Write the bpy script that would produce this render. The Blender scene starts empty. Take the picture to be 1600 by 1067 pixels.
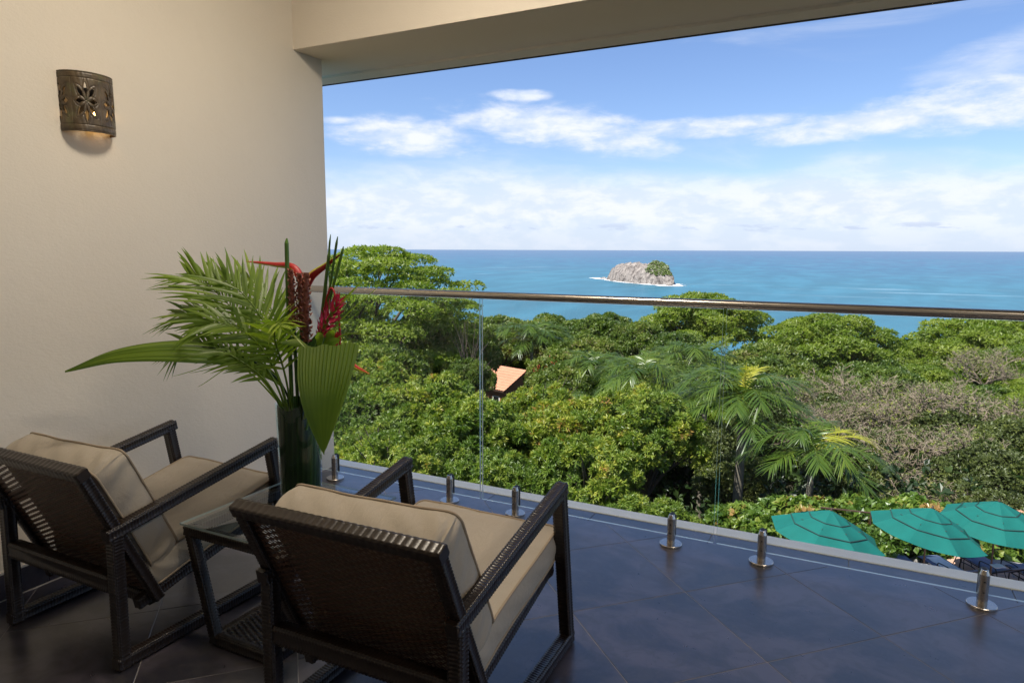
import bpy, math, random
import numpy as np
from mathutils import Vector, Matrix
R_ = math.radians
rnd = random.Random(7)
sc = bpy.context.scene
COL = sc.collection

# ------------------------------------------------------------------ camera, world, sun, exposure
cam_d = bpy.data.cameras.new('camera'); cam = bpy.data.objects.new('camera', cam_d); COL.objects.link(cam)
cam_d.sensor_width = 36.0; cam_d.lens = 24.0; cam_d.clip_start = 0.05; cam_d.clip_end = 200000
PITCH = math.atan(144.1/1067); ROLL = math.atan(0.0033); YAW = R_(26.7)
cam.matrix_world = Matrix.Translation((0, 0, 1.3)) @ Matrix.Rotation(YAW, 4, 'Z') @ Matrix.Rotation(R_(90)-PITCH, 4, 'X') @ Matrix.Rotation(ROLL, 4, 'Z')
sc.camera = cam
sc.view_settings.view_transform = 'Standard'; sc.view_settings.look = 'None'
sc.view_settings.exposure = 0.92; sc.view_settings.gamma = 1.0
sc.view_settings.use_curve_mapping = False
sc.cycles.max_bounces = 10; sc.cycles.diffuse_bounces = 6; sc.cycles.glossy_bounces = 4
sc.cycles.transmission_bounces = 8; sc.cycles.transparent_max_bounces = 16
sc.cycles.caustics_reflective = False; sc.cycles.caustics_refractive = False
sc.cycles.sample_clamp_indirect = 8.0

SUN_EL = R_(56)
sun_h = Vector((-0.50, -0.866)).normalized()
sun_dir = Vector((sun_h.x*math.cos(SUN_EL), sun_h.y*math.cos(SUN_EL), math.sin(SUN_EL)))
sd = bpy.data.lights.new('sun', 'SUN'); sd.energy = 5.0; sd.angle = R_(0.53); sd.color = (1.0, 0.955, 0.88)
so = bpy.data.objects.new('sun', sd); COL.objects.link(so); so.location = (0, 0, 60)
so.rotation_euler = sun_dir.to_track_quat('Z', 'Y').to_euler()

world = bpy.data.worlds.new('World'); sc.world = world; world.use_nodes = True

class NT:
    """small helper round a node tree"""
    def __init__(s, nt): s.nt = nt
    def n(s, t, **kw):
        o = s.nt.nodes.new(t)
        for k, v in kw.items():
            if k.startswith('_'): setattr(o, k[1:], v)
        return o
    def l(s, a, b): s.nt.links.new(a, b)
    def m(s, op, a, b=None, c=None, clamp=False):
        o = s.nt.nodes.new('ShaderNodeMath'); o.operation = op; o.use_clamp = clamp
        for i, v in enumerate((a, b, c)):
            if v is None: continue
            if isinstance(v, (int, float)): o.inputs[i].default_value = v
            else: s.l(v, o.inputs[i])
        return o.outputs[0]
    def mix(s, f, a, b, blend='MIX'):
        o = s.nt.nodes.new('ShaderNodeMix'); o.data_type = 'RGBA'; o.blend_type = blend
        for i, v in ((0, f), (6, a), (7, b)):
            if isinstance(v, (int, float)): o.inputs[i].default_value = v
            elif isinstance(v, tuple): o.inputs[i].default_value = (*v[:3], 1)
            else: s.l(v, o.inputs[i])
        return o.outputs[2]
    def ramp(s, f, stops):
        o = s.nt.nodes.new('ShaderNodeValToRGB'); e = o.color_ramp.elements
        while len(e) < len(stops): e.new(0.5)
        for i, (p, c) in enumerate(stops):
            e[i].position = p; e[i].color = (c, c, c, 1) if isinstance(c, (int, float)) else (*c, 1)
        s.l(f, o.inputs[0]); return o.outputs[0]
    def noise(s, vec, scale, detail=4, rough=0.55, dist=0.0, out=0):
        o = s.nt.nodes.new('ShaderNodeTexNoise'); o.inputs['Scale'].default_value = scale
        o.inputs['Detail'].default_value = detail; o.inputs['Roughness'].default_value = rough
        o.inputs['Distortion'].default_value = dist
        if vec is not None: s.l(vec, o.inputs['Vector'])
        return o.outputs[out]
    def mapping(s, vec, scale=(1, 1, 1), rot=(0, 0, 0), loc=(0, 0, 0)):
        o = s.nt.nodes.new('ShaderNodeMapping'); s.l(vec, o.inputs[0])
        o.inputs['Scale'].default_value = scale; o.inputs['Rotation'].default_value = rot; o.inputs['Location'].default_value = loc
        return o.outputs[0]
    def smooth(s, x, lo, hi):
        o = s.nt.nodes.new('ShaderNodeMapRange'); o.interpolation_type = 'SMOOTHSTEP'
        s.l(x, o.inputs[0]); o.inputs[1].default_value = lo; o.inputs[2].default_value = hi
        return o.outputs[0]

def build_world():
    w = NT(world.node_tree); w.nt.nodes.clear()
    out = w.n('ShaderNodeOutputWorld'); bg = w.n('ShaderNodeBackground'); w.l(bg.outputs[0], out.inputs[0])
    sky = w.n('ShaderNodeTexSky'); sky.sky_type = 'NISHITA'; sky.sun_disc = False
    sky.sun_elevation = SUN_EL; sky.sun_rotation = math.atan2(sun_h.x, sun_h.y)
    sky.altitude = 100; sky.air_density = 1.0; sky.dust_density = 0.6; sky.ozone_density = 1.6
    tc = w.n('ShaderNodeTexCoord'); sep = w.n('ShaderNodeSeparateXYZ'); w.l(tc.outputs['Generated'], sep.inputs[0])
    X, Y, Z = sep.outputs
    az = w.m('ARCTAN2', X, Y)                      # 0 = +Y, grows towards +X
    hyp = w.m('SQRT', w.m('ADD', w.m('MULTIPLY', X, X), w.m('MULTIPLY', Y, Y)))
    el = w.m('DIVIDE', Z, w.m('MAXIMUM', hyp, 0.02))
    cv = w.n('ShaderNodeCombineXYZ'); w.l(az, cv.inputs[0]); w.l(el, cv.inputs[1])
    vec = cv.outputs[0]
    wisp = w.noise(w.mapping(vec, (3.2, 13, 1)), 2.2, 8, 0.62, 0.35)
    puff = w.noise(w.mapping(vec, (6, 14, 1), loc=(3, 1, 0)), 2.6, 9, 0.6, 0.2)
    def blob(a0, e0, sa, se, rot=0.0):
        dx = w.m('SUBTRACT', az, a0); dy = w.m('SUBTRACT', el, e0)
        dy = w.m('SUBTRACT', dy, w.m('MULTIPLY', dx, rot))
        q = w.m('ADD', w.m('POWER', w.m('ABSOLUTE', w.m('DIVIDE', dx, sa)), 2.0), w.m('POWER', w.m('ABSOLUTE', w.m('DIVIDE', dy, se)), 2.0))
        return w.m('SUBTRACT', 1.0, q)
    # cloud banks over the sea: (azimuth, tan elevation, half widths, tilt)
    blobs = [(-0.610, 0.156, 0.105, 0.026, -0.05), (-0.395, 0.170, 0.15, 0.030, -0.13), (-0.49, 0.185, 0.07, 0.018, 0.1), (-0.455, 0.214, 0.040, 0.009, 0.0),
             (-0.20, 0.165, 0.14, 0.014, 0.0), (0.00, 0.160, 0.15, 0.018, 0.06), (0.17, 0.172, 0.20, 0.030, 0.03), (0.36, 0.165, 0.18, 0.035, 0.0),
             (-0.71, 0.175, 0.03, 0.006, 0.0)]
    msk = None
    for b in blobs:
        v = blob(*b); msk = v if msk is None else w.m('MAXIMUM', msk, v)
    fo = w.m('ADD', msk, w.m('MULTIPLY', w.m('SUBTRACT', puff, 0.5), 2.6))
    fo = w.m('ADD', fo, w.m('MULTIPLY', w.m('SUBTRACT', wisp, 0.5), 3.6))
    c1 = w.m('MULTIPLY', w.smooth(fo, -0.75, 1.35), w.smooth(msk, -1.6, 0.3))
    # low bright bank reaching down to the horizon, all the way round
    edge = w.m('ADD', el, w.m('MULTIPLY', w.m('SUBTRACT', w.noise(w.mapping(vec, (1.6, 6, 1), loc=(1.4, 0, 0)), 2.0, 7, 0.55), 0.5), 0.11))
    bank = w.m('SUBTRACT', 1.0, w.smooth(edge, 0.070, 0.128))
    bank = w.m('MULTIPLY', bank, w.m('ADD', 0.70, w.m('MULTIPLY', wisp, 0.5), clamp=True))
    bank = w.m('MULTIPLY', bank, w.m('ADD', 0.45, w.m('MULTIPLY', w.smooth(el, 0.012, 0.05), 0.55)))
    # thin streaks of high cloud everywhere
    hi = w.smooth(w.noise(w.mapping(vec, (1.1, 5, 1), loc=(7, 2, 0)), 2.1, 8, 0.6, 0.4), 0.50, 0.80)
    hi = w.m('MAXIMUM', w.m('MULTIPLY', hi, 0.42), w.m('MULTIPLY', w.smooth(w.m('ADD', blob(0.20, 0.235, 0.16, 0.030, 0.22), w.m('MULTIPLY', w.m('SUBTRACT', wisp, 0.5), 4.0)), -0.6, 1.6), 0.62))
    # dense broken cumulus higher up than the picture reaches
    over = w.smooth(w.noise(tc.outputs['Generated'], 3.0, 8, 0.6, 0.2), 0.52, 0.70)
    over = w.m('MULTIPLY', w.m('MULTIPLY', over, 0.75), w.smooth(el, 0.42, 0.75))
    cl = w.m('MAXIMUM', w.m('MAXIMUM', c1, bank), w.m('MAXIMUM', hi, over))
    cl = w.m('MULTIPLY', cl, w.smooth(el, -0.01, 0.006))
    # small grey cumulus along the horizon
    gn = w.noise(w.mapping(vec, (10, 42, 1), loc=(0.3, 0.7, 0)), 1.5, 6, 0.6)
    gb = w.m('SUBTRACT', 1.0, w.m('POWER', w.m('ABSOLUTE', w.m('DIVIDE', w.m('SUBTRACT', el, 0.030), 0.008)), 2.0), clamp=True)
    grey = w.m('MULTIPLY', w.smooth(w.m('ADD', gn, w.m('MULTIPLY', gb, 0.10)), 0.60, 0.70), gb)
    sat = w.n('ShaderNodeHueSaturation'); sat.inputs['Saturation'].default_value = 1.0; w.l(sky.outputs[0], sat.inputs['Color'])
    skyc = w.mix(0.75, sat.outputs[0], (0.90, 1.02, 1.33), 'MULTIPLY')
    cc = w.mix(w.smooth(puff, 0.40, 0.62), (5.5, 6.2, 7.4), (6.8, 7.1, 7.8))
    hz = w.m('SUBTRACT', 1.0, w.smooth(el, 0.0, 0.10)); skyc = w.mix(w.m('MULTIPLY', hz, 0.75), skyc, (4.9, 5.8, 7.3))
    c = w.mix(cl, skyc, cc)
    c = w.mix(w.m('MULTIPLY', grey, 0.75), c, (4.4, 5.1, 6.6))
    w.l(c, bg.inputs[0]); bg.inputs[1].default_value = 0.074
build_world()

# ------------------------------------------------------------------ materials
def new_mat(name):
    m = bpy.data.materials.new(name); m.use_nodes = True; t = NT(m.node_tree)
    p = m.node_tree.nodes['Principled BSDF']
    return m, t, p
def bump(t, p, h, strength=0.3, dist=0.01):
    b = t.n('ShaderNodeBump'); b.inputs['Strength'].default_value = strength; b.inputs['Distance'].default_value = dist
    t.l(h, b.inputs['Height']); t.l(b.outputs[0], p.inputs['Normal']); return b
def pos(t, kind='Object'):
    return t.n('ShaderNodeTexCoord').outputs[kind]
def simple(name, col, rough=0.6, metal=0.0, scale=8, var=0.12, bs=0.0, bscale=60, spec=0.5, coords='Object'):
    m, t, p = new_mat(name); v = pos(t, coords)
    n = t.noise(v, scale, 5, 0.6)
    a = tuple(c*(1-var) for c in col); b = tuple(min(1, c*(1+var)) for c in col)
    t.l(t.mix(n, a, b), p.inputs['Base Color']); p.inputs['Roughness'].default_value = rough; p.inputs['Metallic'].default_value = metal
    p.inputs['Specular IOR Level'].default_value = spec
    if bs: bump(t, p, t.noise(v, bscale, 4, 0.6), bs, 0.002)
    return m

M = {}
def make_plaster():
    m, t, p = new_mat('cream_plaster'); g = t.n('ShaderNodeNewGeometry').outputs['Position']
    n1 = t.noise(g, 1.3, 4, 0.6); n2 = t.noise(g, 9, 5, 0.6)
    c = t.mix(n1, (0.69, 0.625, 0.53), (0.77, 0.705, 0.60)); c = t.mix(t.m('MULTIPLY', t.smooth(n2, 0.55, 0.8), 0.12), c, (0.60, 0.53, 0.43))
    t.l(c, p.inputs['Base Color']); p.inputs['Roughness'].default_value = 0.62; p.inputs['Specular IOR Level'].default_value = 0.35
    h = t.m('ADD', t.m('MULTIPLY', t.noise(t.mapping(g, (1, 1.0, 1.6)), 75, 6, 0.6), 0.6), t.m('MULTIPLY', t.noise(g, 14, 4, 0.5, 0.4), 0.6))
    bump(t, p, h, 0.38, 0.006); return m
M['plaster'] = make_plaster()
M['soffit'] = simple('beige_soffit_paint', (0.80, 0.73, 0.60), 0.7, 0, 3, 0.04, 0.25, 60, 0.3, 'Object')
def make_tile():
    m, t, p = new_mat('dark_porcelain_tile'); g = t.n('ShaderNodeNewGeometry').outputs['Position']
    oi = t.n('ShaderNodeObjectInfo').outputs['Random']
    off = t.n('ShaderNodeVectorMath', _operation='MULTIPLY_ADD'); t.l(g, off.inputs[0]); off.inputs[1].default_value = (1, 1, 1)
    cx = t.n('ShaderNodeCombineXYZ'); t.l(t.m('MULTIPLY', oi, 30), cx.inputs[0]); t.l(t.m('MULTIPLY', oi, 17), cx.inputs[1]); t.l(cx.outputs[0], off.inputs[2])
    v = off.outputs[0]
    n1 = t.noise(t.mapping(v, (1, 1.5, 1)), 2.6, 7, 0.62, 0.5); n2 = t.noise(v, 11, 6, 0.68, 0.9); n3 = t.noise(v, 60, 4, 0.6)
    c = t.mix(t.smooth(n1, 0.40, 0.60), (0.019, 0.018, 0.026), (0.070, 0.060, 0.076))
    c = t.mix(t.m('MULTIPLY', t.smooth(n2, 0.48, 0.62), 0.75), c, (0.040, 0.036, 0.040))
    c = t.mix(t.m('MULTIPLY', t.smooth(n3, 0.50, 0.75), 0.25), c, (0.085, 0.075, 0.070))
    t.l(c, p.inputs['Base Color'])
    t.l(t.m('ADD', 0.20, t.m('MULTIPLY', n2, 0.22)), p.inputs['Roughness']); p.inputs['Coat Weight'].default_value = 0.5; p.inputs['Coat Roughness'].default_value = 0.22; p.inputs['Coat IOR'].default_value = 1.6; p.inputs['Specular IOR Level'].default_value = 1.0
    bump(t, p, t.m('ADD', n2, t.m('MULTIPLY', n3, 0.3)), 0.09, 0.004); return m
M['tile'] = make_tile()
M['grout'] = simple('pale_grout', (0.25, 0.23, 0.22), 0.85, 0, 20, 0.15)
M['caulk'] = simple('white_caulk', (0.62, 0.58, 0.52), 0.6, 0, 20, 0.08)
M['ledge'] = simple('pale_grey_coping', (0.80, 0.80, 0.76), 0.55, 0, 4, 0.08, 0.2, 40)
M['flash'] = simple('dark_roof_flashing', (0.035, 0.028, 0.024), 0.6, 0.2, 10, 0.1)
M['concrete'] = simple('render_wall', (0.55, 0.50, 0.42), 0.85, 0, 2, 0.1, 0.3, 30)

def make_steel():
    m, t, p = new_mat('brushed_steel'); v = pos(t)
    n = t.noise(t.mapping(v, (1, 1, 60)), 14, 4, 0.6); n2 = t.noise(v, 3, 4, 0.6)
    t.l(t.mix(n2, (0.52, 0.475, 0.42), (0.60, 0.55, 0.49)), p.inputs['Base Color']); p.inputs['Metallic'].default_value = 1
    t.l(t.m('ADD', 0.24, t.m('MULTIPLY', n, 0.05)), p.inputs['Roughness']); p.inputs['Anisotropic'].default_value = 0.4
    return m
M['steel'] = make_steel()
M['rubber'] = simple('black_rubber', (0.012, 0.012, 0.013), 0.55)
def make_glass(name, tint, edge=None, ior=1.5, k=1.0):
    m = bpy.data.materials.new(name); m.use_nodes = True; t = NT(m.node_tree); t.nt.nodes.clear()
    o = t.n('ShaderNodeOutputMaterial'); tr = t.n('ShaderNodeBsdfTransparent'); gl = t.n('ShaderNodeBsdfGlossy')
    tr.inputs[0].default_value = (*tint, 1); gl.inputs[0].default_value = (1, 1, 1, 1); gl.inputs['Roughness'].default_value = 0.0
    fr = t.n('ShaderNodeFresnel'); fr.inputs[0].default_value = ior
    mx = t.n('ShaderNodeMixShader'); bf = t.n('ShaderNodeNewGeometry').outputs['Backfacing']; t.l(t.m('MULTIPLY', t.m('MULTIPLY', fr.outputs[0], k), t.m('SUBTRACT', 1.0, bf)), mx.inputs[0]); t.l(tr.outputs[0], mx.inputs[1]); t.l(gl.outputs[0], mx.inputs[2])
    t.l(mx.outputs[0], o.inputs[0]); return m
M['glass'] = make_glass('balustrade_glass', (0.965, 0.98, 0.975), k=0.8)
M['table_glass'] = make_glass('table_glass', (0.86, 0.91, 0.90), k=1.1)
M['vase_glass'] = make_glass('vase_glass', (0.90, 0.96, 0.94), ior=1.45, k=1.1)
def make_edge():
    m, t, p = new_mat('green_glass_edge'); p.inputs['Base Color'].default_value = (0.52, 0.64, 0.60, 1); p.inputs['Roughness'].default_value = 0.12
    p.inputs['Transmission Weight'].default_value = 0.25; p.inputs['Alpha'].default_value = 0.95; return m
M['glass_edge'] = make_edge()
def make_water_vase():
    m, t, p = new_mat('vase_water'); p.inputs['Base Color'].default_value = (0.55, 0.72, 0.55, 1)
    p.inputs['Roughness'].default_value = 0.03; p.inputs['Alpha'].default_value = 0.18; return m
M['vase_water'] = make_water_vase()

def make_wicker(name, a, b, rough=0.33):
    m, t, p = new_mat(name); v = pos(t)
    n = t.noise(v, 90, 3, 0.6); n2 = t.noise(v, 7, 3, 0.6)
    t.l(t.mix(t.m('MULTIPLY', t.m('ADD', n, n2), 0.5), a, b), p.inputs['Base Color']); p.inputs['Roughness'].default_value = rough
    p.inputs['Specular IOR Level'].default_value = 0.5
    return m
M['wicker'] = make_wicker('dark_brown_wicker', (0.008, 0.005, 0.004), (0.024, 0.015, 0.011))
M['strand'] = make_wicker('brown_wicker_strand', (0.048, 0.023, 0.014), (0.115, 0.058, 0.034), 0.42)
def make_fabric():
    m, t, p = new_mat('tan_canvas'); v = pos(t)
    n = t.noise(v, 6, 4, 0.6); n2 = t.noise(t.mapping(v, (1, 1, 1)), 420, 2, 0.5); n3 = t.noise(t.mapping(v, (3, 1, 1)), 9, 5, 0.6, 0.8)
    c = t.mix(n, (0.36, 0.315, 0.255), (0.44, 0.385, 0.31)); c = t.mix(t.m('MULTIPLY', n2, 0.25), c, (0.29, 0.245, 0.19))
    t.l(c, p.inputs['Base Color']); p.inputs['Roughness'].default_value = 0.85; p.inputs['Specular IOR Level'].default_value = 0.2
    p.inputs['Sheen Weight'].default_value = 0.15
    bump(t, p, t.m('ADD', t.m('MULTIPLY', n2, 0.12), n3), 0.55, 0.008); return m
M['fabric'] = make_fabric()
M['piping'] = simple('tan_piping', (0.30, 0.235, 0.165), 0.8, 0, 30, 0.12)

def leaf_mat(name, cols, trans=0.35, rough=0.42, spec=0.45, scale=0.35, tmul=1.5):
    """cols: list of (pos, rgb) read by the per-leaf tone attribute plus noise over space"""
    m = bpy.data.materials.new(name); m.use_nodes = True; t = NT(m.node_tree)
    p = t.nt.nodes['Principled BSDF']; o = t.nt.nodes['Material Output']
    at = t.n('ShaderNodeAttribute'); at.attribute_name = 'tone'
    oi = t.n('ShaderNodeObjectInfo').outputs['Random']
    n = t.noise(t.n('ShaderNodeNewGeometry').outputs['Position'], scale, 3, 0.5)
    f = t.m('ADD', at.outputs['Fac'], t.m('ADD', t.m('MULTIPLY', t.m('SUBTRACT', n, 0.5), 0.9), t.m('MULTIPLY', t.m('SUBTRACT', oi, 0.5), 0.25)), clamp=True)
    c = t.ramp(f, cols)
    t.l(c, p.inputs['Base Color']); p.inputs['Roughness'].default_value = rough; p.inputs['Specular IOR Level'].default_value = spec
    tl = t.n('ShaderNodeBsdfTranslucent'); t.l(t.mix(1.0, c, (tmul*0.9, tmul*1.05, tmul*0.45), 'MULTIPLY'), tl.inputs[0])
    mx = t.n('ShaderNodeMixShader'); mx.inputs[0].default_value = trans; t.l(p.outputs[0], mx.inputs[1]); t.l(tl.outputs[0], mx.inputs[2])
    t.l(mx.outputs[0], o.inputs[0]); return m
M['mango'] = leaf_mat('mango_leaves', [(0.0, (0.050, 0.100, 0.014)), (0.42, (0.125, 0.190, 0.024)), (0.70, (0.235, 0.280, 0.036)), (0.93, (0.38, 0.36, 0.050)), (1.0, (0.38, 0.20, 0.06))])
M['feather'] = leaf_mat('feathery_leaves', [(0.0, (0.070, 0.120, 0.012)), (0.5, (0.140, 0.200, 0.020)), (1.0, (0.230, 0.275, 0.034))], trans=0.45, scale=0.2)
M['broad'] = leaf_mat('broad_leaves', [(0.0, (0.042, 0.082, 0.014)), (0.5, (0.115, 0.168, 0.026)), (0.85, (0.200, 0.235, 0.042)), (1.0, (0.19, 0.17, 0.06))])
M['dryleaf'] = leaf_mat('olive_leaves', [(0.0, (0.060, 0.078, 0.026)), (0.5, (0.110, 0.135, 0.040)), (0.85, (0.185, 0.21, 0.050)), (1.0, (0.31, 0.33, 0.06))])
M['round'] = leaf_mat('round_glossy_leaves', [(0.0, (0.038, 0.085, 0.014)), (0.5, (0.105, 0.175, 0.026)), (0.85, (0.21, 0.27, 0.045)), (1.0, (0.36, 0.22, 0.08))], rough=0.36)
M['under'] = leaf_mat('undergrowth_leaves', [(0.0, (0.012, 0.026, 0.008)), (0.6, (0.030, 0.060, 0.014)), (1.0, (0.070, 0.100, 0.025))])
M['palm'] = leaf_mat('palm_leaflets', [(0.0, (0.036, 0.076, 0.010)), (0.6, (0.082, 0.132, 0.016)), (1.0, (0.185, 0.230, 0.030))], trans=0.28, rough=0.34, spec=0.5)
M['palm_yellow'] = leaf_mat('yellowing_palm_leaflets', [(0.0, (0.20, 0.23, 0.025)), (0.6, (0.38, 0.36, 0.04)), (1.0, (0.50, 0.42, 0.06))], rough=0.4)
M['vleaf'] = leaf_mat('cut_palm_leaf', [(0.0, (0.080, 0.140, 0.018)), (0.5, (0.155, 0.240, 0.028)), (1.0, (0.27, 0.35, 0.042))], trans=0.40, scale=4)
M['vdark'] = leaf_mat('dark_wrapped_leaf', [(0.0, (0.016, 0.036, 0.010)), (0.5, (0.036, 0.075, 0.018)), (1.0, (0.080, 0.145, 0.030))], trans=0.35, scale=5)
M['bark'] = simple('grey_brown_bark', (0.075, 0.058, 0.042), 0.9, 0, 3, 0.35, 0.8, 12)
M['palebark'] = simple('pale_dry_twigs', (0.205, 0.160, 0.115), 0.9, 0, 2, 0.30)
M['palmtrunk'] = simple('palm_trunk_bark', (0.15, 0.13, 0.10), 0.85, 0, 4, 0.3, 0.5, 20)
M['crownshaft'] = simple('green_crownshaft', (0.10, 0.17, 0.035), 0.4, 0, 3, 0.2)
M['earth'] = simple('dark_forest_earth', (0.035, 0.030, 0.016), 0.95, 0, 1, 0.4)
M['stone'] = simple('pink_terrace_stone', (0.50, 0.31, 0.22), 0.8, 0, 1.6, 0.18, 0.4, 14)
M['terracotta'] = simple('terracotta_tile', (0.52, 0.24, 0.15), 0.8, 0, 1.2, 0.25, 0.4, 14)
M['orange_wall'] = simple('orange_render', (0.56, 0.24, 0.13), 0.8, 0, 2, 0.1)
M['grey_shade'] = simple('grey_shaded_render', (0.40, 0.42, 0.44), 0.8, 0, 2, 0.1)  # shade of the orange house's right side, put into the colour
M['canvas'] = simple('teal_canvas', (0.006, 0.106, 0.090), 0.8, 0, 2.5, 0.22, 0.3, 30, 0.2)
M['mesh_dark'] = simple('dark_vent_mesh', (0.006, 0.030, 0.026), 0.8)
M['darkwood'] = simple('dark_wood', (0.055, 0.030, 0.020), 0.5, 0, 6, 0.3)
M['frame'] = simple('dark_metal_frame', (0.018, 0.017, 0.018), 0.4, 0.6)
M['sling'] = simple('slate_blue_sling', (0.085, 0.120, 0.215), 0.6, 0, 5, 0.1, 0.2, 120)
M['towel'] = simple('white_towel', (0.80, 0.80, 0.80), 0.9, 0, 5, 0.04, 0.5, 60)
M['white'] = simple('white_paint', (0.80, 0.80, 0.78), 0.4)

# ------------------------------------------------------------------ mesh helpers
class MB:
    """collects tris/quads as numpy arrays and links them as one object"""
    def __init__(s): s.V = []; s.F = []; s.n = 0; s.T = []; s.MI = []
    def add(s, V, F, tone=None, mi=0):
        V = np.asarray(V, float).reshape(-1, 3); s.V.append(V); b = s.n; s.n += len(V)
        if isinstance(F, np.ndarray): fl = (F+b); s.F.append(fl); k = len(F)
        else:
            k = len(F); by = {}
            for f in F: by.setdefault(len(f), []).append(f)
            for q in by.values(): s.F.append(np.asarray(q, int)+b)
        s.MI.append(np.full(k, mi)); s.T.append(np.full(k, 0.5) if tone is None else np.broadcast_to(np.asarray(tone, float), (k,)).copy())
        return s
    def mesh(s, name, mats, smooth=False, tone=False):
        V = np.concatenate(s.V); me = bpy.data.meshes.new(name)
        nl = sum(f.size for f in s.F); nf = sum(len(f) for f in s.F)
        me.vertices.add(len(V)); me.vertices.foreach_set('co', V.ravel().astype(np.float32))
        me.loops.add(nl); me.polygons.add(nf)
        me.loops.foreach_set('vertex_index', np.concatenate([f.ravel() for f in s.F]).astype(np.int32))
        cnt = np.concatenate([np.full(len(f), f.shape[1]) for f in s.F]); st = np.concatenate([[0], np.cumsum(cnt)[:-1]])
        me.polygons.foreach_set('loop_start', st.astype(np.int32))
        try: me.polygons.foreach_set('loop_total', cnt.astype(np.int32))
        except Exception: pass
        if smooth: me.polygons.foreach_set('use_smooth', np.ones(nf, bool))
        else: me.polygons.foreach_set('use_smooth', np.zeros(nf, bool))
        mats = mats if isinstance(mats, (list, tuple)) else [mats]
        for m in mats: me.materials.append(m)
        if len(mats) > 1: me.polygons.foreach_set('material_index', np.concatenate(s.MI).astype(np.int32))
        me.update(calc_edges=True); me.validate()
        if tone:
            a = me.attributes.new('tone', 'FLOAT', 'FACE'); T = np.concatenate(s.T)
            if len(a.data) == len(T): a.data.foreach_set('value', T.astype(np.float32))
        return me
    def obj(s, name, mats, parent=None, smooth=False, tone=False, **kw):
        return link(name, s.mesh(name, mats, smooth, tone), parent, **kw)
def link(name, me, parent=None, loc=None, rz=None, scale=None, **props):
    o = bpy.data.objects.new(name, me); COL.objects.link(o)
    if parent is not None: o.parent = parent
    if loc is not None: o.location = loc
    if rz is not None: o.rotation_euler = (0, 0, rz)
    if scale is not None: o.scale = scale if isinstance(scale, (tuple, list)) else (scale,)*3
    for k, v in props.items():
        if v is not None: o[k] = v
    return o
def thing(name, loc, label, category, group=None, rz=0.0):
    return link(name, None, None, loc, rz, label=label, category=category, group=group)
def copy_tree(o, parent=None):
    c = o.copy(); COL.objects.link(c); c.parent = parent
    for ch in list(o.children): copy_tree(ch, c)
    return c
BOXF = [(0, 3, 2, 1), (4, 5, 6, 7), (0, 1, 5, 4), (1, 2, 6, 5), (2, 3, 7, 6), (3, 0, 4, 7)]
def box(mb, x0, x1, y0, y1, z0, z1, mi=0):
    return mb.add([(x0, y0, z0), (x1, y0, z0), (x1, y1, z0), (x0, y1, z0), (x0, y0, z1), (x1, y0, z1), (x1, y1, z1), (x0, y1, z1)], BOXF, mi=mi)
def bevel(o, w=0.004, seg=2):
    b = o.modifiers.new('bevel', 'BEVEL'); b.width = w; b.segments = seg; b.limit_method = 'ANGLE'; return o
def frame_of(d, side=None):
    d = d/np.linalg.norm(d)
    if side is None: side = np.array([0, 0, 1.0]) if abs(d[2]) < 0.9 else np.array([1.0, 0, 0])
    s = side-d*(side@d); s /= np.linalg.norm(s); return s, np.cross(d, s)
def tube(mb, pts, rad, n=8, tone=None, cap=True, side=None, mi=0):
    pts = np.asarray(pts, float); k = len(pts); rad = np.broadcast_to(np.asarray(rad, float), (k,))
    D = np.gradient(pts, axis=0); V = []
    for i in range(k):
        s, u = frame_of(D[i], side)
        a = np.arange(n)*2*math.pi/n
        V.append(pts[i]+rad[i]*(np.cos(a)[:, None]*s+np.sin(a)[:, None]*u))
        side = s
    V = np.concatenate(V); i = np.arange(k-1)[:, None]*n; j = np.arange(n)[None, :]; j2 = (j+1) % n
    F = np.stack([i+j, i+j2, i+n+j2, i+n+j], -1).reshape(-1, 4)
    mb.add(V, F, tone, mi)
    if cap and n > 3:
        mb.add(V[:n], [tuple(range(n))[::-1]], None if tone is None else tone, mi); mb.add(V[-n:], [tuple(range(n))], None if tone is None else tone, mi)
    return mb
def grid_faces(a, b, wrap=False):
    i = np.arange(a-1)[:, None]*b; j = np.arange(b if wrap else b-1)[None, :]; j2 = (j+1) % b
    return np.stack([i+j, i+j2, i+b+j2, i+b+j], -1).reshape(-1, 4)
def lathe(mb, prof, n=32, c=(0, 0, 0), mi=0):
    a = np.arange(n)*2*math.pi/n; V = []
    for r, z in prof: V.append(np.stack([r*np.cos(a)+c[0], r*np.sin(a)+c[1], np.full(n, z+c[2])], -1))
    mb.add(np.concatenate(V), grid_faces(len(prof), n, True), mi=mi); return mb

# ------------------------------------------------------------------ the balcony shell
FZ = -0.05                                    # floor level
WX = -2.873                                   # face of the left wall
GY = 3.011                                    # plane of the glass
EDGE_Y = 3.105
def clip_poly(P, x0, x1, y0, y1):
    for ax, lim, sgn in ((0, x0, 1), (0, x1, -1), (1, y0, 1), (1, y1, -1)):
        Q = []
        for i in range(len(P)):
            a, b = P[i-1], P[i]; da = (a[ax]-lim)*sgn; db = (b[ax]-lim)*sgn
            if da*db < 0: t_ = da/(da-db); Q.append((a[0]+(b[0]-a[0])*t_, a[1]+(b[1]-a[1])*t_))
            if db >= 0: Q.append(b)
        P = Q
        if len(P) < 3: return []
    return P
XR, YB = 5.6, -2.6                            # right end of the balcony, back wall
mb = MB(); box(mb, WX, XR, YB, EDGE_Y, FZ-0.20, FZ-0.0012)
floor = mb.obj('floor', M['grout'], kind='structure')
mbp = MB(); box(mbp, WX, XR, EDGE_Y, 3.243, FZ-0.20, FZ-0.012)
edge_floor = mbp.obj('floor_edge', M['grout'], kind='structure')
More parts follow.
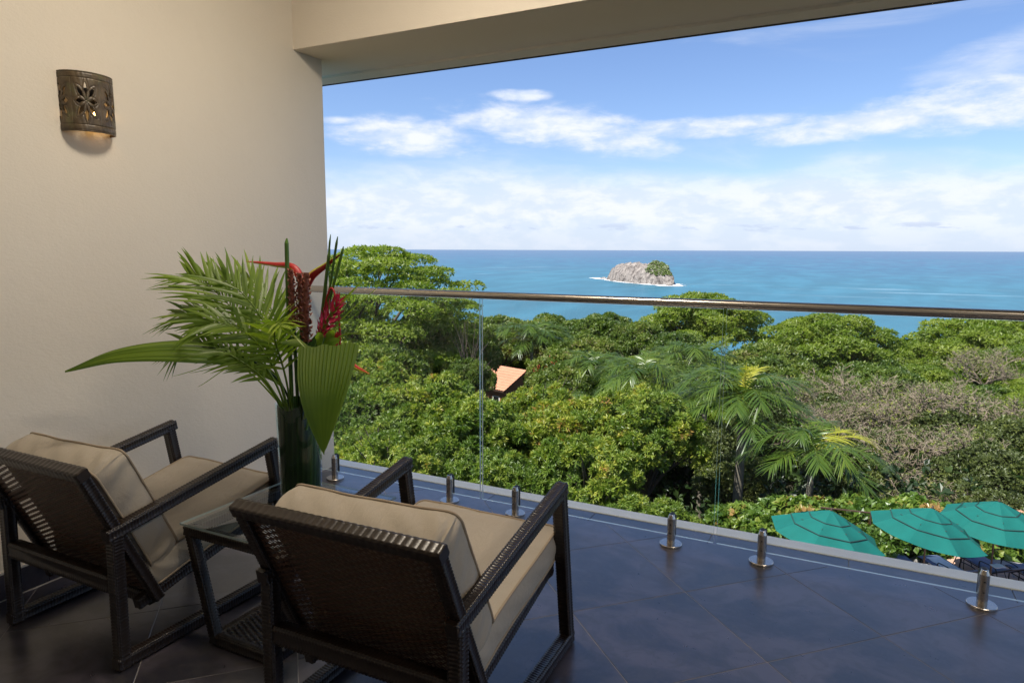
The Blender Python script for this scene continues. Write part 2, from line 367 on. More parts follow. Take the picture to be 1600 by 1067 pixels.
def slab_tile(P, z0, z1, name, parent, m=None, ch=0.0006):
    n = len(P); c = np.mean(P, 0); V = [(x, y, z0) for x, y in P]+[(x, y, z1-ch) for x, y in P]
    for x, y in P:
        d = np.array([x, y])-c; L = np.linalg.norm(d); q = c+d*(1-ch*1.4/max(L, .01)); V.append((q[0], q[1], z1))
    F = []
    for i in range(n):
        j = (i+1) % n; F.append((i, j, n+j, n+i)); F.append((n+i, n+j, 2*n+j, 2*n+i))
    m_ = MB(); m_.add(V, F); m_.add(V[2*n:], [tuple(range(n))])
    return m_.obj(name, m or M['tile'], parent)
S = 0.4915; g2 = 0.0014
u0 = 2.07/math.sqrt(2); v0 = 3.135/math.sqrt(2)      # lines x+y = 2.07 and y-x = 3.135 carry joints
for i in range(-13, 12):
    for j in range(-14, 8):
        a0, a1 = u0+i*S+g2, u0+(i+1)*S-g2; b0, b1 = v0+j*S+g2, v0+(j+1)*S-g2
        P = [((a-b)/math.sqrt(2), (a+b)/math.sqrt(2)) for a, b in ((a0, b0), (a1, b0), (a1, b1), (a0, b1))]
        P = clip_poly(P, WX+0.013, XR, YB, EDGE_Y-0.002)
        if len(P) >= 3:
            ar = 0.5*abs(sum(P[k-1][0]*P[k][1]-P[k][0]*P[k-1][1] for k in range(len(P))))
            if ar > 0.002: slab_tile(P, FZ-0.002, FZ+rnd.uniform(-0.0002, 0.0002), 'tile', floor)
xs = [-2.873]+[-2.323+0.5925*k for k in range(0, 14)]
for a, b in zip(xs[:-1], xs[1:]):
    slab_tile([(a+.0015, EDGE_Y+.003), (b-.0015, EDGE_Y+.003), (b-.0015, 3.241), (a+.0015, 3.241)], FZ-0.011, FZ-0.008, 'edge_tile', edge_floor)
mb = MB(); box(mb, WX-0.25, XR, 3.2445, 3.338, FZ-0.28, FZ-0.004)
o = mb.obj('balcony_ledge', M['ledge'], kind='structure'); bevel(o, 0.003)
mb = MB(); box(mb, WX-0.25, XR, 3.0, 3.236, FZ-9.0, FZ-0.285); box(mb, WX-0.25, XR, YB, 3.0, FZ-0.6, FZ-0.285)
mb.obj('lower_facade', M['concrete'], label='plain rendered facade of the building below the balcony', category='wall')
mb = MB(); box(mb, WX-0.25, WX, YB-0.2, 3.227, FZ-0.28, 3.25)
wall = mb.obj('balcony_side_wall', M['plaster'], label='cream stucco side wall of the balcony, with the lamp on it', category='wall'); bevel(wall, 0.006)
y = YB
while y < 3.09:
    y2 = min(y+0.5, 3.10); m_ = MB(); box(m_, WX+0.0005, WX+0.0115, y+.001, y2-.001, FZ+0.004, FZ+0.103)
    m_.obj('baseboard_tile', M['tile'], wall); y = y2
mb = MB(); box(mb, WX+0.0005, WX+0.0125, YB, 3.10, FZ+0.1032, FZ+0.112); box(mb, WX+0.011, WX+0.0145, YB, 3.10, FZ-0.002, FZ+0.0035)
mb.obj('caulk_line', M['caulk'], wall)
mb = MB(); box(mb, WX+0.001, XR+.25, YB-0.2, YB, FZ-0.28, 3.25)
mb.obj('back_wall', M['plaster'], label='cream stucco back wall of the balcony behind the viewpoint', category='wall')
mb = MB(); box(mb, WX-0.6, XR+.25, 3.01, 3.52, 2.39, 3.05); box(mb, WX-0.6, XR+.25, 3.5205, 3.655, 2.376, 3.05)
beam = mb.obj('roof_beam', M['soffit'], label='deep beige beam over the balcony opening', category='beam')
mb = MB(); box(mb, WX-0.6, XR+.25, 3.6555, 3.672, 2.372, 2.45); mb.obj('drip_edge', M['flash'], beam)
mb = MB(); box(mb, WX-0.6, XR+.25, 2.9995, 3.0095, 2.392, 3.05); mb.obj('beam_face', M['plaster'], beam)
mb = MB(); box(mb, WX-0.6, XR+.25, YB-0.2, 3.72, 3.052, 3.25); mb.obj('ceiling', M['plaster'], kind='structure')

# unseen ceiling lamps read off the warm wall, added to brighten the room side
lm, t_, p_ = new_mat('warm_opal_glass'); p_.inputs['Base Color'].default_value = (0.9, 0.85, 0.75, 1); p_.inputs['Emission Color'].default_value = (1.0, 0.87, 0.70, 1); p_.inputs['Emission Strength'].default_value = 33
for x, y, lb in ((-1.40, 1.75, 'unseen round opal ceiling lamp added over the armchairs, switched on'), (1.9, 0.6, 'unseen round opal ceiling lamp added to the right of the viewpoint, switched on')):
    e = thing('added_ceiling_lamp', (x, y, 3.05), lb, 'ceiling lamp', 'added ceiling lamps of the balcony')
    mb = MB(); lathe(mb, [(0, -0.004), (0.27, -0.004), (0.275, -0.012), (0.275, -0.03), (0.26, -0.034), (0.26, -0.012), (0, -0.012)], 36); mb.obj('rim', M['steel'], e)
    mb = MB(); lathe(mb, [(0.259, -0.014), (0.25, -0.055), (0.17, -0.085), (0, -0.098)], 36); mb.obj('diffuser', lm, e, smooth=True)

# ------------------------------------------------------------------ glass railing
rail = thing('glass_railing', (0, GY, FZ), 'frameless glass railing with bronze steel handrail along the balcony edge', 'railing')
mb = MB(); xsr = np.linspace(WX+0.001, XR, 40); tube(mb, [(x, 0, 1.070-FZ) for x in xsr], 0.0187, 28, side=np.array([0, 0, 1.]))
mb.obj('handrail', M['steel'], rail, smooth=True)
mb = MB(); box(mb, WX+0.002, XR, -0.0075, 0.0075, 1.053-FZ, 1.0525-FZ+0.004); mb.obj('rail_gasket', M['rubber'], rail)
seams = [-2.868, -1.6905, -0.4935, 0.7035, 1.9005, 3.0975, 4.2945, 5.49]
for a, b in zip(seams[:-1], seams[1:]):
    a += 0.007; b -= 0.007; m_ = MB(); V = [(a, -.006, .05), (b, -.006, .05), (b, .006, .05), (a, .006, .05), (a, -.006, 1.1), (b, -.006, 1.1), (b, .006, 1.1), (a, .006, 1.1)]
    m_.add(V, [BOXF[2]], mi=0); m_.add(V, [BOXF[4]], mi=0)
    for k in (0, 1, 3, 5): m_.add(V, [BOXF[k]], mi=1)
    m_.obj('glass_panel', [M['glass'], M['glass_edge']], rail)
sp_me = {}
m_ = MB(); lathe(m_, [(0.0, 0.0), (0.0505, 0.0), (0.051, 0.002), (0.051, 0.010), (0.0495, 0.012), (0.0, 0.012)], 40); sp_me['base_plate'] = m_.mesh('base_plate', M['steel'], False)
m_ = MB(); lathe(m_, [(0.0185, 0.0122), (0.0185, 0.128), (0.0183, 0.130), (0.0125, 0.146), (0.0115, 0.1475), (0.0, 0.148)], 32); sp_me['post'] = m_.mesh('post', M['steel'], False)
m_ = MB()
prof = []
for k in range(13):
    a = math.pi*k/12; prof.append((math.cos(a)*0.0180, 0.131+math.sin(a)*0.0200))
P = [(0.0180, 0.045)]+prof+[(-0.0180, 0.045)]
V = [(x, 0.002, z) for x, z in P]+[(x, 0.0215, z) for x, z in P]; n = len(P)
m_.add(V, [tuple(range(n))[::-1], tuple(range(n, 2*n))]+[(i, (i+1) % n, n+(i+1) % n, n+i) for i in range(n)]); sp_me['gasket'] = m_.mesh('gasket', M['rubber'])
m_ = MB(); m_.add([(0.0032*math.cos(i*math.pi/5), -0.0188, 0.0032*math.sin(i*math.pi/5)) for i in range(10)], [tuple(range(10))[::-1]]); screw_me = m_.mesh('set_screw', M['rubber'])
for a, b in zip(seams[:-1], seams[1:]):
    for x in (a+0.185 if a < -2.8 else a+0.198, b-0.197):
        e = link('spigot', None, rail, (x, 0, 0))
        for k, me in sp_me.items(): link(k, me, e)
        for z in (0.062, 0.104): link('set_screw', screw_me, e, (0, 0, z))
bevels = None

# ------------------------------------------------------------------ carved wall lamp
def sconce():
    yc, zc, hw, hh, dp = 1.806, 1.878, 0.098, 0.116, 0.088
    root = thing('wall_sconce', (WX, yc, zc), 'brown carved clay wall lamp with cut-out leaf flowers, lit inside', 'wall lamp')
    na, nz = 260, 170
    A = np.linspace(-math.pi/2, math.pi/2, na); Zs = np.linspace(-hh, hh, nz)
    a, z = np.meshgrid(A, Zs, indexing='ij')
    PW = math.pi/3; off = R_(-27)
    s = ((a-off+PW/2) % PW-PW/2)/PW*0.118     # metres across a panel
    zz = z/0.088*0.059*1.0
    groove = np.zeros_like(a); hole = np.zeros_like(a, bool); rim = np.zeros_like(a)
    for k in range(8):
        th = math.pi/2+k*math.pi/4; L = 0.060 if k % 4 == 0 else (0.060 if k % 2 else 0.050); L = 0.052 if k in (2, 6) else 0.062
        px = s; pz = zz*1.0
        u = (px*math.cos(th)+pz*math.sin(th))/L; v = (-px*math.sin(th)+pz*math.cos(th))
        w = 0.0135*np.sin(np.clip(u, 0, 1)*math.pi)**0.8
        ins = (u > 0.03) & (u < 1)
        d = np.abs(v)-w
        groove = np.where(ins, np.maximum(groove, np.exp(-(d/0.0021)**2)), groove)
        w2 = 0.0070*np.sin(np.clip((u-0.22)/0.62, 0, 1)*math.pi)**0.9
        hole |= (u > 0.22) & (u < 0.84) & (np.abs(v) < w2)
        rim = np.where(ins & (d < 0), 1, rim)
    inner = np.abs(z) < 0.088; groove = np.where(inner, groove, 0); hole &= inner
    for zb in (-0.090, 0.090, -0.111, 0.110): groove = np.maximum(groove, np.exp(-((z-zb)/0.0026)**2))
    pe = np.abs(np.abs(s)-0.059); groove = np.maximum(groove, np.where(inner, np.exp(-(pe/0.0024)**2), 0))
    rr = 1.0+0.012*np.sin(z*60)*0.2
    hwf = hw*rr; x = dp*np.cos(a)**0.85*rr; y_ = hwf*np.sin(a)
    nrm = np.stack([np.cos(a), np.sin(a)], -1)
    dis = -0.0028*groove+0.0008*np.sin(a*37+z*90)*0.3
    x = x+nrm[..., 0]*dis; y_ = y_+nrm[..., 1]*dis
    V = np.stack([x, y_, z], -1).reshape(-1, 3); F = grid_faces(na, nz)
    hf = hole[:-1, :-1] & hole[1:, 1:]; F = F[~hf.ravel()]
    tone = groove[:-1, :-1].ravel()[~hf.ravel()]
    m_, t, p = new_mat('glazed_clay'); at = t.n('ShaderNodeAttribute'); at.attribute_name = 'tone'
    c = t.mix(t.smooth(t.noise(pos(t), 22, 5, 0.6), 0.35, 0.7), (0.062, 0.042, 0.022), (0.130, 0.092, 0.052))
    c = t.mix(t.m('MULTIPLY', t.smooth(t.noise(t.mapping(pos(t), (1, 1, 1), loc=(5, 3, 1)), 17, 4), 0.52, 0.7), 0.5), c, (0.13, 0.135, 0.06))
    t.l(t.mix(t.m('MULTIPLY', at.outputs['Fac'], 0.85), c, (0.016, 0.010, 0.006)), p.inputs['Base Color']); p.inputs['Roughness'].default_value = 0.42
    m_b = MB(); m_b.add(V, F, tone); sh = m_b.obj('shade', m_, root, tone=True, smooth=True)
    so_ = sh.modifiers.new('thick', 'SOLIDIFY'); so_.thickness = 0.007; so_.offset = -1
    m_b = MB(); box(m_b, 0.0006, 0.004, -0.045, 0.045, -0.07, 0.07); m_b.obj('backplate', M['frame'], root)
    em, t, p = new_mat('warm_bulb'); p.inputs['Base Color'].default_value = (0.9, 0.6, 0.3, 1); p.inputs['Emission Color'].default_value = (1.0, 0.56, 0.18, 1); p.inputs['Emission Strength'].default_value = 6
    m_b = MB(); lathe(m_b, [(0, -0.03), (0.014, -0.030), (0.024, -0.016), (0.024, 0.002), (0.014, 0.016), (0.008, 0.02), (0, 0.02)], 16, (0.035, 0.035, -0.035)); m_b.obj('bulb', em, root, smooth=True)
    m_b = MB(); lathe(m_b, [(0.0, 0.019), (0.012, 0.0205), (0.012, 0.055), (0.0, 0.056)], 14, (0.035, 0.035, -0.035)); m_b.obj('bulb_socket', M['white'], root, smooth=True)
    return root
sconce()

# ------------------------------------------------------------------ wicker
def wicker_bar(p0, p1, w=0.045, h=0.045, side=(1, 0, 0), step=0.0029, amp=0.0021, ns=56, pa=0.0110, pb=0.0125):
    """a square bar wrapped in woven strand, with the weave as real relief"""
    p0 = np.array(p0, float); p1 = np.array(p1, float); d = p1-p0; L = np.linalg.norm(d); d /= L
    s = np.array(side, float); s -= d*(s@d); s /= np.linalg.norm(s); u = np.cross(d, s)
    nr = max(4, int(L/step)); tt = np.linspace(0, L, nr)
    th = (np.arange(ns)+0.5)*2*math.pi/ns; e = 0.32
    cx = np.sign(np.cos(th))*np.abs(np.cos(th))**e; cy = np.sign(np.sin(th))*np.abs(np.sin(th))**e
    P = np.stack([cx*w/2, cy*h/2], -1); per = np.concatenate([[0], np.cumsum(np.linalg.norm(np.diff(np.vstack([P, P[:1]]), axis=0), axis=1))])
    nb = max(4, 2*round(per[-1]/pb/2)); bb = per[:-1]/per[-1]*nb
    N = np.stack([np.cos(th), np.sin(th)], -1)
    Tm, Bm = np.meshgrid(tt/pa, bb, indexing='ij')
    i = np.floor(Bm); fa = Tm+i*0.5
    disp = amp*(np.abs(np.sin(math.pi*fa))**0.8*np.abs(np.sin(math.pi*Bm))**0.7*1.9-1.1)
    end = np.minimum(1, np.minimum(tt, L-tt)/0.004)[:, None]
    Q = P[None]*(0.90+0.10*end[..., None])+N[None]*disp[..., None]
    V = p0+d*tt[:, None, None]+Q[..., 0:1]*s+Q[..., 1:2]*u
    mb = MB(); mb.add(V.reshape(-1, 3), grid_faces(nr, ns, True))
    mb.add(V[0], [tuple(range(ns))[::-1]]); mb.add(V[-1], [tuple(range(ns))])
    return mb
def woven_panel(W, Hh, a=0.0095, b=0.021):
    """real interlaced flat strands in the x/z plane"""
    mb = MB(); nrow = int(Hh/a); ncol = int(W/b); A = 0.0022
    xs_ = np.linspace(-W/2, W/2, ncol*4+1)
    for k in range(nrow):
        z = (k+0.5)*Hh/nrow; yo = A*np.cos(math.pi*(xs_+W/2)/(W/ncol)+k*math.pi)
        jz = rnd.uniform(-.0006, .0006); hw = 0.0032
        P = []
        for xx, yy in zip(xs_, yo): P += [(xx, yy, z-hw+jz), (xx, yy-0.0009, z+jz), (xx, yy, z+hw+jz)]
        mb.add(P, grid_faces(len(xs_), 3))
    zs_ = np.linspace(0, Hh, nrow*2+1)
    for j in range(ncol+1):
        x = -W/2+(j)*W/ncol; yo = -A*0.9*np.cos(math.pi*(zs_/(Hh/nrow)-0.5)+j*math.pi)
        P = []
        for zz, yy in zip(zs_, yo): P += [(x-0.004, yy, zz), (x+0.004, yy, zz)]
        mb.add(P, grid_faces(len(zs_), 2))
    return mb
def cushion(W, D, T, crown=0.018, seed=1, rc=0.04, wr=1.5, pucker=None):
    """boxed cushion: centre at origin, thickness along z. Returns (body, piping) builders"""
    r = np.random.RandomState(seed); n, m = 44, 10
    def rr(u, v):                             # square to rounded-corner rectangle
        x = u*W/2; y = v*D/2
        ax = np.maximum(np.abs(x)-(W/2-rc), 0); ay = np.maximum(np.abs(y)-(D/2-rc), 0); L = np.hypot(ax, ay); k = np.where(L > rc, rc/np.maximum(L, 1e-9), 1)
        return np.sign(x)*np.minimum(np.abs(x), W/2-rc+ax*k), np.sign(y)*np.minimum(np.abs(y), D/2-rc+ay*k)
    ph = r.uniform(0, 6.28, 12)
    def warp(V):
        x, y, z = V[..., 0], V[..., 1], V[..., 2]
        z = z+0.0016*wr*np.sin(x*9+ph[0])*np.cos(y*7+ph[1])+0.0008*wr*np.sin(x*31+y*12+ph[2])
        y = y+0.0022*wr*np.sin(x*8+ph[3])*np.sign(y)*(np.abs(y)/(D/2))**2; x = x+0.004*wr*np.sin(y*9+ph[4])*(np.abs(x)/(W/2))**2
        return np.stack([x, y, z], -1)
    mb = MB(); g = np.sin(np.linspace(-1, 1, n)*math.pi/2*0.96)/math.sin(math.pi/2*0.96); u, v = np.meshgrid(g, g, indexing='ij')
    for sg in (1, -1):
        x, y = rr(u, v); prof = ((1-np.abs(u)**2.6)*(1-np.abs(v)**2.6))**0.6
        z = sg*(T/2+crown*prof)
        edge = (1-np.maximum(np.abs(u), np.abs(v))); z = z+sg*0.0025*wr*np.exp(-edge*9)*(np.sin(x*70+ph[5])+np.sin(y*75+ph[6]))*np.minimum(1, edge*14)
        if pucker is not None:
            for px in pucker: z = z-sg*0.007*np.exp(-((x-px)/0.014)**2)*np.clip((v-0.2)/0.8, 0, 1)
        V = warp(np.stack([x, y, z], -1)).reshape(-1, 3); F = grid_faces(n, n)
        mb.add(V, F if sg < 0 else F[:, ::-1])
    # the boxing band
    per = np.concatenate([np.stack([g, np.full(n, -1.)], -1)[:-1], np.stack([np.full(n, 1.), g], -1)[:-1], np.stack([g[::-1], np.full(n, 1.)], -1)[:-1], np.stack([np.full(n, -1.), g[::-1]], -1)[:-1]])
    px, py = rr(per[:, 0], per[:, 1]); nn = np.stack([px/(W/2), py/(D/2)], -1); nn = np.sign(nn)*np.abs(nn)**6; nn /= np.maximum(np.linalg.norm(nn, axis=1, keepdims=True), 1e-6)
    V = []
    for k in range(m):
        q = k/(m-1)*2-1; bul = 0.009*(1-q*q); wv = 0.0022*wr*(1-q*q)*np.sin(np.arange(len(px))*0.9+3*q)
        V.append(np.stack([px+nn[:, 0]*(bul+wv), py+nn[:, 1]*(bul+wv), np.full(len(px), q*T/2)], -1))
    V = warp(np.stack(V)); mb.add(V.reshape(-1, 3), grid_faces(m, len(px), True))
    pip = MB()
    for sg in (1, -1):
        P = warp(np.stack([px+nn[:, 0]*0.001, py+nn[:, 1]*0.001, np.full(len(px), sg*T/2)], -1)); P = np.vstack([P, P[:2]])
        tube(pip, P, 0.0042, 7, cap=False, side=np.array([0, 0, 1.]))
    return mb, pip

def make_chair(root):
    """origin at floor, rear legs at y=0, front at +y, centre x=0"""
    X = 0.323-0.021; w = 0.042; h = 0.042
    def bar(name, a, b, side=(1, 0, 0), ww=w, hh=h, par=root): return wicker_bar(a, b, ww, hh, side).obj(name, M['wicker'], par, smooth=True)
    for s in (-1, 1):
        x = s*X
        bar('rear_leg', (x, 0.024, 0.001), (x, 0.030, 0.452)); bar('front_leg', (x, 0.775, 0.0), (x, 0.680, 0.580))
        bar('armrest', (x, -0.002, 0.455), (x, 0.712, 0.580)); bar('runner', (x+0.0005*s, 0.0, 0.0245), (x+0.0005*s, 0.795, 0.0245))
        bar('seat_rail', (x-s*0.047, 0.115, 0.165), (x-s*0.047, 0.715, 0.300), ww=0.036, hh=0.042)
    bar('crossbar', (-X+0.02, 0.030, 0.285), (X-0.02, 0.030, 0.285), (0, 1, 0), 0.045, 0.058)
    bar('crossbar', (-X+0.03, 0.700, 0.290), (X-0.03, 0.700, 0.290), (0, 1, 0), 0.036, 0.045)
    bar('crossbar', (-X+0.03, 0.165, 0.168), (X-0.03, 0.165, 0.168), (0, 1, 0), 0.036, 0.045)
    # reclined back: lies in its own plane
    B0 = np.array([0, 0.165, 0.175]); B1 = np.array([0, -0.060, 0.674]); bl = np.linalg.norm(B1-B0); tilt = math.atan2(B0[1]-B1[1], B1[2]-B0[2])
    bk = link('backrest', None, root, tuple(B0)); bk.rotation_euler = (tilt, 0, 0)
    xo = 0.300
    wicker_bar((-xo, 0, 0), (-xo, 0, bl), 0.038, 0.034).obj('side_frame', M['wicker'], bk, smooth=True)
    wicker_bar((xo, 0, 0), (xo, 0, bl), 0.038, 0.034).obj('side_frame', M['wicker'], bk, smooth=True)
    wicker_bar((-xo-.022, 0, bl), (xo+.022, 0, bl), 0.042, 0.036, (0, 1, 0), pa=0.022, pb=0.012, amp=0.0010).obj('top_frame', M['wicker'], bk, smooth=True)
    o = woven_panel(0.565, bl-0.02).obj('woven_panel', M['strand'], bk); o['kind'] = 'stuff'
    # seat deck
    S0 = np.array([0, 0.16, 0.195]); S1 = np.array([0, 0.70, 0.318]); sl = np.linalg.norm(S1-S0); ta = math.atan2(S1[2]-S0[2], S1[1]-S0[1])
    mb = MB(); box(mb, -0.265, 0.265, 0, sl, -0.014, -0.004); dk = mb.obj('seat_deck', M['wicker'], root); dk.location = tuple(S0); dk.rotation_euler = (ta, 0, 0)
    cb, cp = cushion(0.545, 0.60, 0.095, 0.010, 3, 0.028, 1.2)
    c = cb.obj('seat_cushion', M['fabric'], root, smooth=True); c.location = (0, 0.455, 0.318); c.rotation_euler = (ta, 0, 0)
    cp.obj('piping', M['piping'], c, smooth=True)
    cb, cp = cushion(0.540, 0.410, 0.112, 0.017, 5, 0.032, 1.5, pucker=(-0.16, -0.03, 0.11))
    c = cb.obj('back_cushion', M['fabric'], root, smooth=True)
    cc = (B0+B1)/2+np.array([0, 0.104*math.cos(tilt), 0.104*math.sin(tilt)])+np.array([0, -0.043*math.sin(tilt), 0.043*math.cos(tilt)])*0.45
    c.location = tuple(cc); c.rotation_euler = (math.pi/2+tilt, 0, 0)
    cp.obj('piping', M['piping'], c, smooth=True)
chair = thing('wicker_armchair', (-2.35, 1.245, FZ), 'dark wicker armchair with tan cushions beside the cream wall', 'armchair', 'wicker armchairs on the balcony')
make_chair(chair)
chair2 = copy_tree(chair); chair2.location = (-1.106, 1.280, FZ); chair2.rotation_euler = (0, 0, R_(1.0))
chair2['label'] = 'dark wicker armchair with tan cushions nearest the viewer, right of the glass table'

# ------------------------------------------------------------------ side table
def make_table():
    tx0, tx1, ty0, ty1, zt = -2.015, -1.515, 1.492, 2.020, 0.418
    cx, cy = (tx0+tx1)/2, (ty0+ty1)/2; hx, hy = (tx1-tx0)/2, (ty1-ty0)/2
    root = thing('wicker_side_table', (cx, cy, FZ), 'small dark wicker side table with clear glass top between the armchairs', 'table')
    e = 0.018; w = 0.036
    for s in (-1, 1):
        wicker_bar((s*(hx-e), -hy, zt-0.030), (s*(hx-e), hy, zt-0.030), w, w, (1, 0, 0)).obj('top_rail', M['wicker'], root, smooth=True)
        wicker_bar((-hx+.02, s*(hy-e), zt-0.030), (hx-.02, s*(hy-e), zt-0.030), w, w, (0, 1, 0)).obj('top_rail', M['wicker'], root, smooth=True)
        for q in (-1, 1):
            wicker_bar((s*(hx-0.115), q*(hy-e), 0.02), (s*(hx-e-.002), q*(hy-e), zt-0.030), w, w, (0, 1, 0)).obj('leg', M['wicker'], root, smooth=True)
        wicker_bar((s*(hx-0.118), -hy, 0.018), (s*(hx-0.118), hy, 0.018), w, w, (1, 0, 0)).obj('base_rail', M['wicker'], root, smooth=True)
        wicker_bar((-hx+0.12, s*(hy-e), 0.018), (hx-0.12, s*(hy-e), 0.018), w, w, (0, 1, 0)).obj('base_rail', M['wicker'], root, smooth=True)
    o = woven_panel(2*(hx-0.13), 2*hy-0.05).obj('lower_shelf', M['wicker'], root); o['kind'] = 'stuff'; o.location = (0, hy-0.025, 0.034); o.rotation_euler = (math.pi/2, 0, 0)
    V = [(-hx-.006, -hy-.006, zt-.0075), (hx+.006, -hy-.006, zt-.0075), (hx+.006, hy+.006, zt-.0075), (-hx-.006, hy+.006, zt-.0075)]; V += [(x, y, zt) for x, y, z in V]
    m_ = MB(); m_.add(V, [BOXF[0], BOXF[1]], mi=0); m_.add(V, BOXF[2:], mi=1); m_.obj('glass_top', [M['table_glass'], M['glass_edge']], root)
    for sx in (-1, 1):
        for sy in (-1, 1):
            m_ = MB(); lathe(m_, [(0, 0), (0.008, 0), (0.008, .0040), (0, .0041)], 12, (sx*(hx-.03), sy*(hy-.03), zt-.0118)); m_.obj('rubber_bumper', M['rubber'], root)
make_table()

# ------------------------------------------------------------------ vase and flowers
VX, VY, VZ = -1.785, 1.82, 0.3685
vase = thing('glass_vase', (VX, VY, VZ), 'tall clear glass cylinder vase lined with dark leaves on the side table', 'vase')
mb = MB(); lathe(mb, [(0, 0.0), (0.070, 0.0), (0.0725, 0.003), (0.081, 0.378), (0.0805, 0.380), (0.0775, 0.379), (0.0695, 0.012), (0, 0.012)], 48)
mb.obj('glass_body', M['vase_glass'], vase, smooth=True)
mb = MB()                                       # big leaves rolled round the inside of the glass
for k in range(5):
    a0 = k*2*math.pi/5+0.3; aa = np.linspace(a0, a0+1.75, 22); zz = np.linspace(0.016, 0.375 if k % 2 else 0.345, 14)
    V = []
    for z in zz:
        rr_ = 0.0680+0.0085*z/0.38-0.0012*(k % 3)-0.0008+0.0008*np.sin(aa*26+k)
        V.append(np.stack([rr_*np.cos(aa+0.5*z), rr_*np.sin(aa+0.5*z), np.full(22, z)+(0.012*np.sin(aa*3+k) if z > 0.3 else 0)], -1))
    F = grid_faces(14, 22); mb.add(np.concatenate(V), F, np.tile(rnd.uniform(0.2, 0.8)+0.25*np.sin(np.arange(21)*1.9), 13))
mb.obj('leaf_lining', M['vdark'], vase, smooth=True, tone=True)
mb = MB(); lathe(mb, [(0, 0.0125), (0.0655, 0.0125), (0.0720, 0.28), (0, 0.28)], 40); mb.obj('water', M['vase_water'], vase, smooth=True)

def bez(P, n=24):
    """smooth curve through points"""
    P = np.asarray(P, float); k = len(P); out = []
    Q = np.vstack([2*P[0]-P[1], P, 2*P[-1]-P[-2]])
    for i in range(k-1):
        p0, p1, p2, p3 = Q[i:i+4]; t = np.linspace(0, 1, max(2, n//(k-1)), endpoint=(i == k-2))[:, None]
        out.append(0.5*((2*p1)+(-p0+p2)*t+(2*p0-5*p1+4*p2-p3)*t*t+(-p0+3*p1-3*p2+p3)*t**3))
    return np.vstack(out)
def ribbon(mb, path, width, nrm, fold=0.25, pleats=0, amp=0.0, nc=9, tone=0.5, tvar=0.15, twist=0.0):
    """a leaf blade along a path; width is a function of 0..1, nrm the face direction"""
    path = np.asarray(path); D = np.gradient(path, axis=0); L = len(path); V = []; nrm = np.asarray(nrm, float)
    for i in range(L):
        d = D[i]/np.linalg.norm(D[i]); s = np.cross(d, nrm); s /= np.linalg.norm(s); u = np.cross(s, d)
        if twist: a = twist*i/(L-1); s, u = s*math.cos(a)+u*math.sin(a), u*math.cos(a)-s*math.sin(a)
        t = i/(L-1); w = width(t); q = np.linspace(-1, 1, nc)
        h = -fold*w*np.abs(q)+(amp*np.cos(q*pleats*math.pi)*min(1, w/0.02) if pleats else 0)
        V.append(path[i]+q[:, None]*w*s+h[:, None]*u)
    T = np.tile(tone+tvar*(np.arange(nc-1) % 2-0.5), L-1)
    mb.add(np.vstack(V), grid_faces(L, nc), T); return mb
def wleaf(w, p=0.35, tip=0.9): return lambda t: w*(math.sin(min(1, (t+0.02)/(2*p))*math.pi/2) if t < p else max(0.0, 1-((t-p)/(1-p))**1.7))**0.9+0.0004
NCAM = np.array([0.70, -0.68, 0.20])
# long arching leaf reaching over the left chair
r_ = thing('long_pleated_leaf', (VX, VY, VZ+0.36), 'long arching pleated leaf reaching out over the left armchair', 'leaf')
O = np.array([VX, VY, VZ+0.36])
def rel(P): return np.asarray(P, float)-O
mb = MB(); path = bez(rel([(-1.80, 1.82, .60), (-1.822, 1.81, .765), (-1.872, 1.77, .862), (-1.955, 1.68, .938), (-2.049, 1.55, .972), (-2.198, 1.42, .955), (-2.36, 1.345, .889)]), 60)
ribbon(mb, path, lambda t: 0.004+0.050*max(0, math.sin(min(1, max(0, (t-0.22)/0.5))*math.pi/2))*max(0.0, 1-max(0, (t-0.62)/0.38)**1.5), (0.45, -0.45, 0.8), 0.55, 7, 0.003, 19, 0.35, 0.3)
mb.obj('blade', M['vleaf'], r_, tone=True, smooth=True)
mb = MB(); tube(mb, path[:40], np.linspace(0.0045, 0.002, 40), 6); mb.obj('midrib', M['vdark'], r_, smooth=True)
# pleated fan leaf hanging to the front, cut straight across its top
r_ = thing('fan_leaf', (VX, VY, VZ+0.36), 'pleated fan-shaped leaf cut straight at the top, hanging point-down before the vase', 'leaf')
mb = MB(); top = np.array([-1.515, 1.668, 0.992]); tip = np.array([-1.512, 1.648, 0.640]); n_ = 26; V = []; nc = 65
for i in range(n_):
    t = i/(n_-1); w = 0.102*(1-t)**0.80*(1+0.20*math.sin(t*math.pi))+0.0006; c = top+(tip-top)*t+np.array([0.012*math.sin(t*3), -0.030*math.sin(t*math.pi), 0])
    q = np.linspace(-1, 1, nc); ph = np.abs(((np.arange(nc)/4) % 1)*2-1)-0.5
    X_ = np.stack([c[0]+q*w*0.86, c[1]+q*w*0.42+ph*0.0075*min(1, w/0.06)+0.02*q*q*(1-t), c[2]+0.004*np.cos(q*9)*(1-t)+q*0.006], -1); V.append(X_-O)
T = np.tile(0.42+0.16*((np.arange(nc-1)//2) % 2)+0.05*np.sin(np.arange(nc-1)*0.7), n_-1)
mb.add(np.vstack(V), grid_faces(n_, nc), T); mb.obj('blade', M['vleaf'], r_, tone=True)
mb = MB(); tube(mb, bez(rel([(-1.745, 1.79, .60), (-1.70, 1.76, .80), (-1.60, 1.70, .93), (-1.515, 1.675, .985)]), 20), 0.004, 6); mb.obj('stalk', M['vdark'], r_, smooth=True)
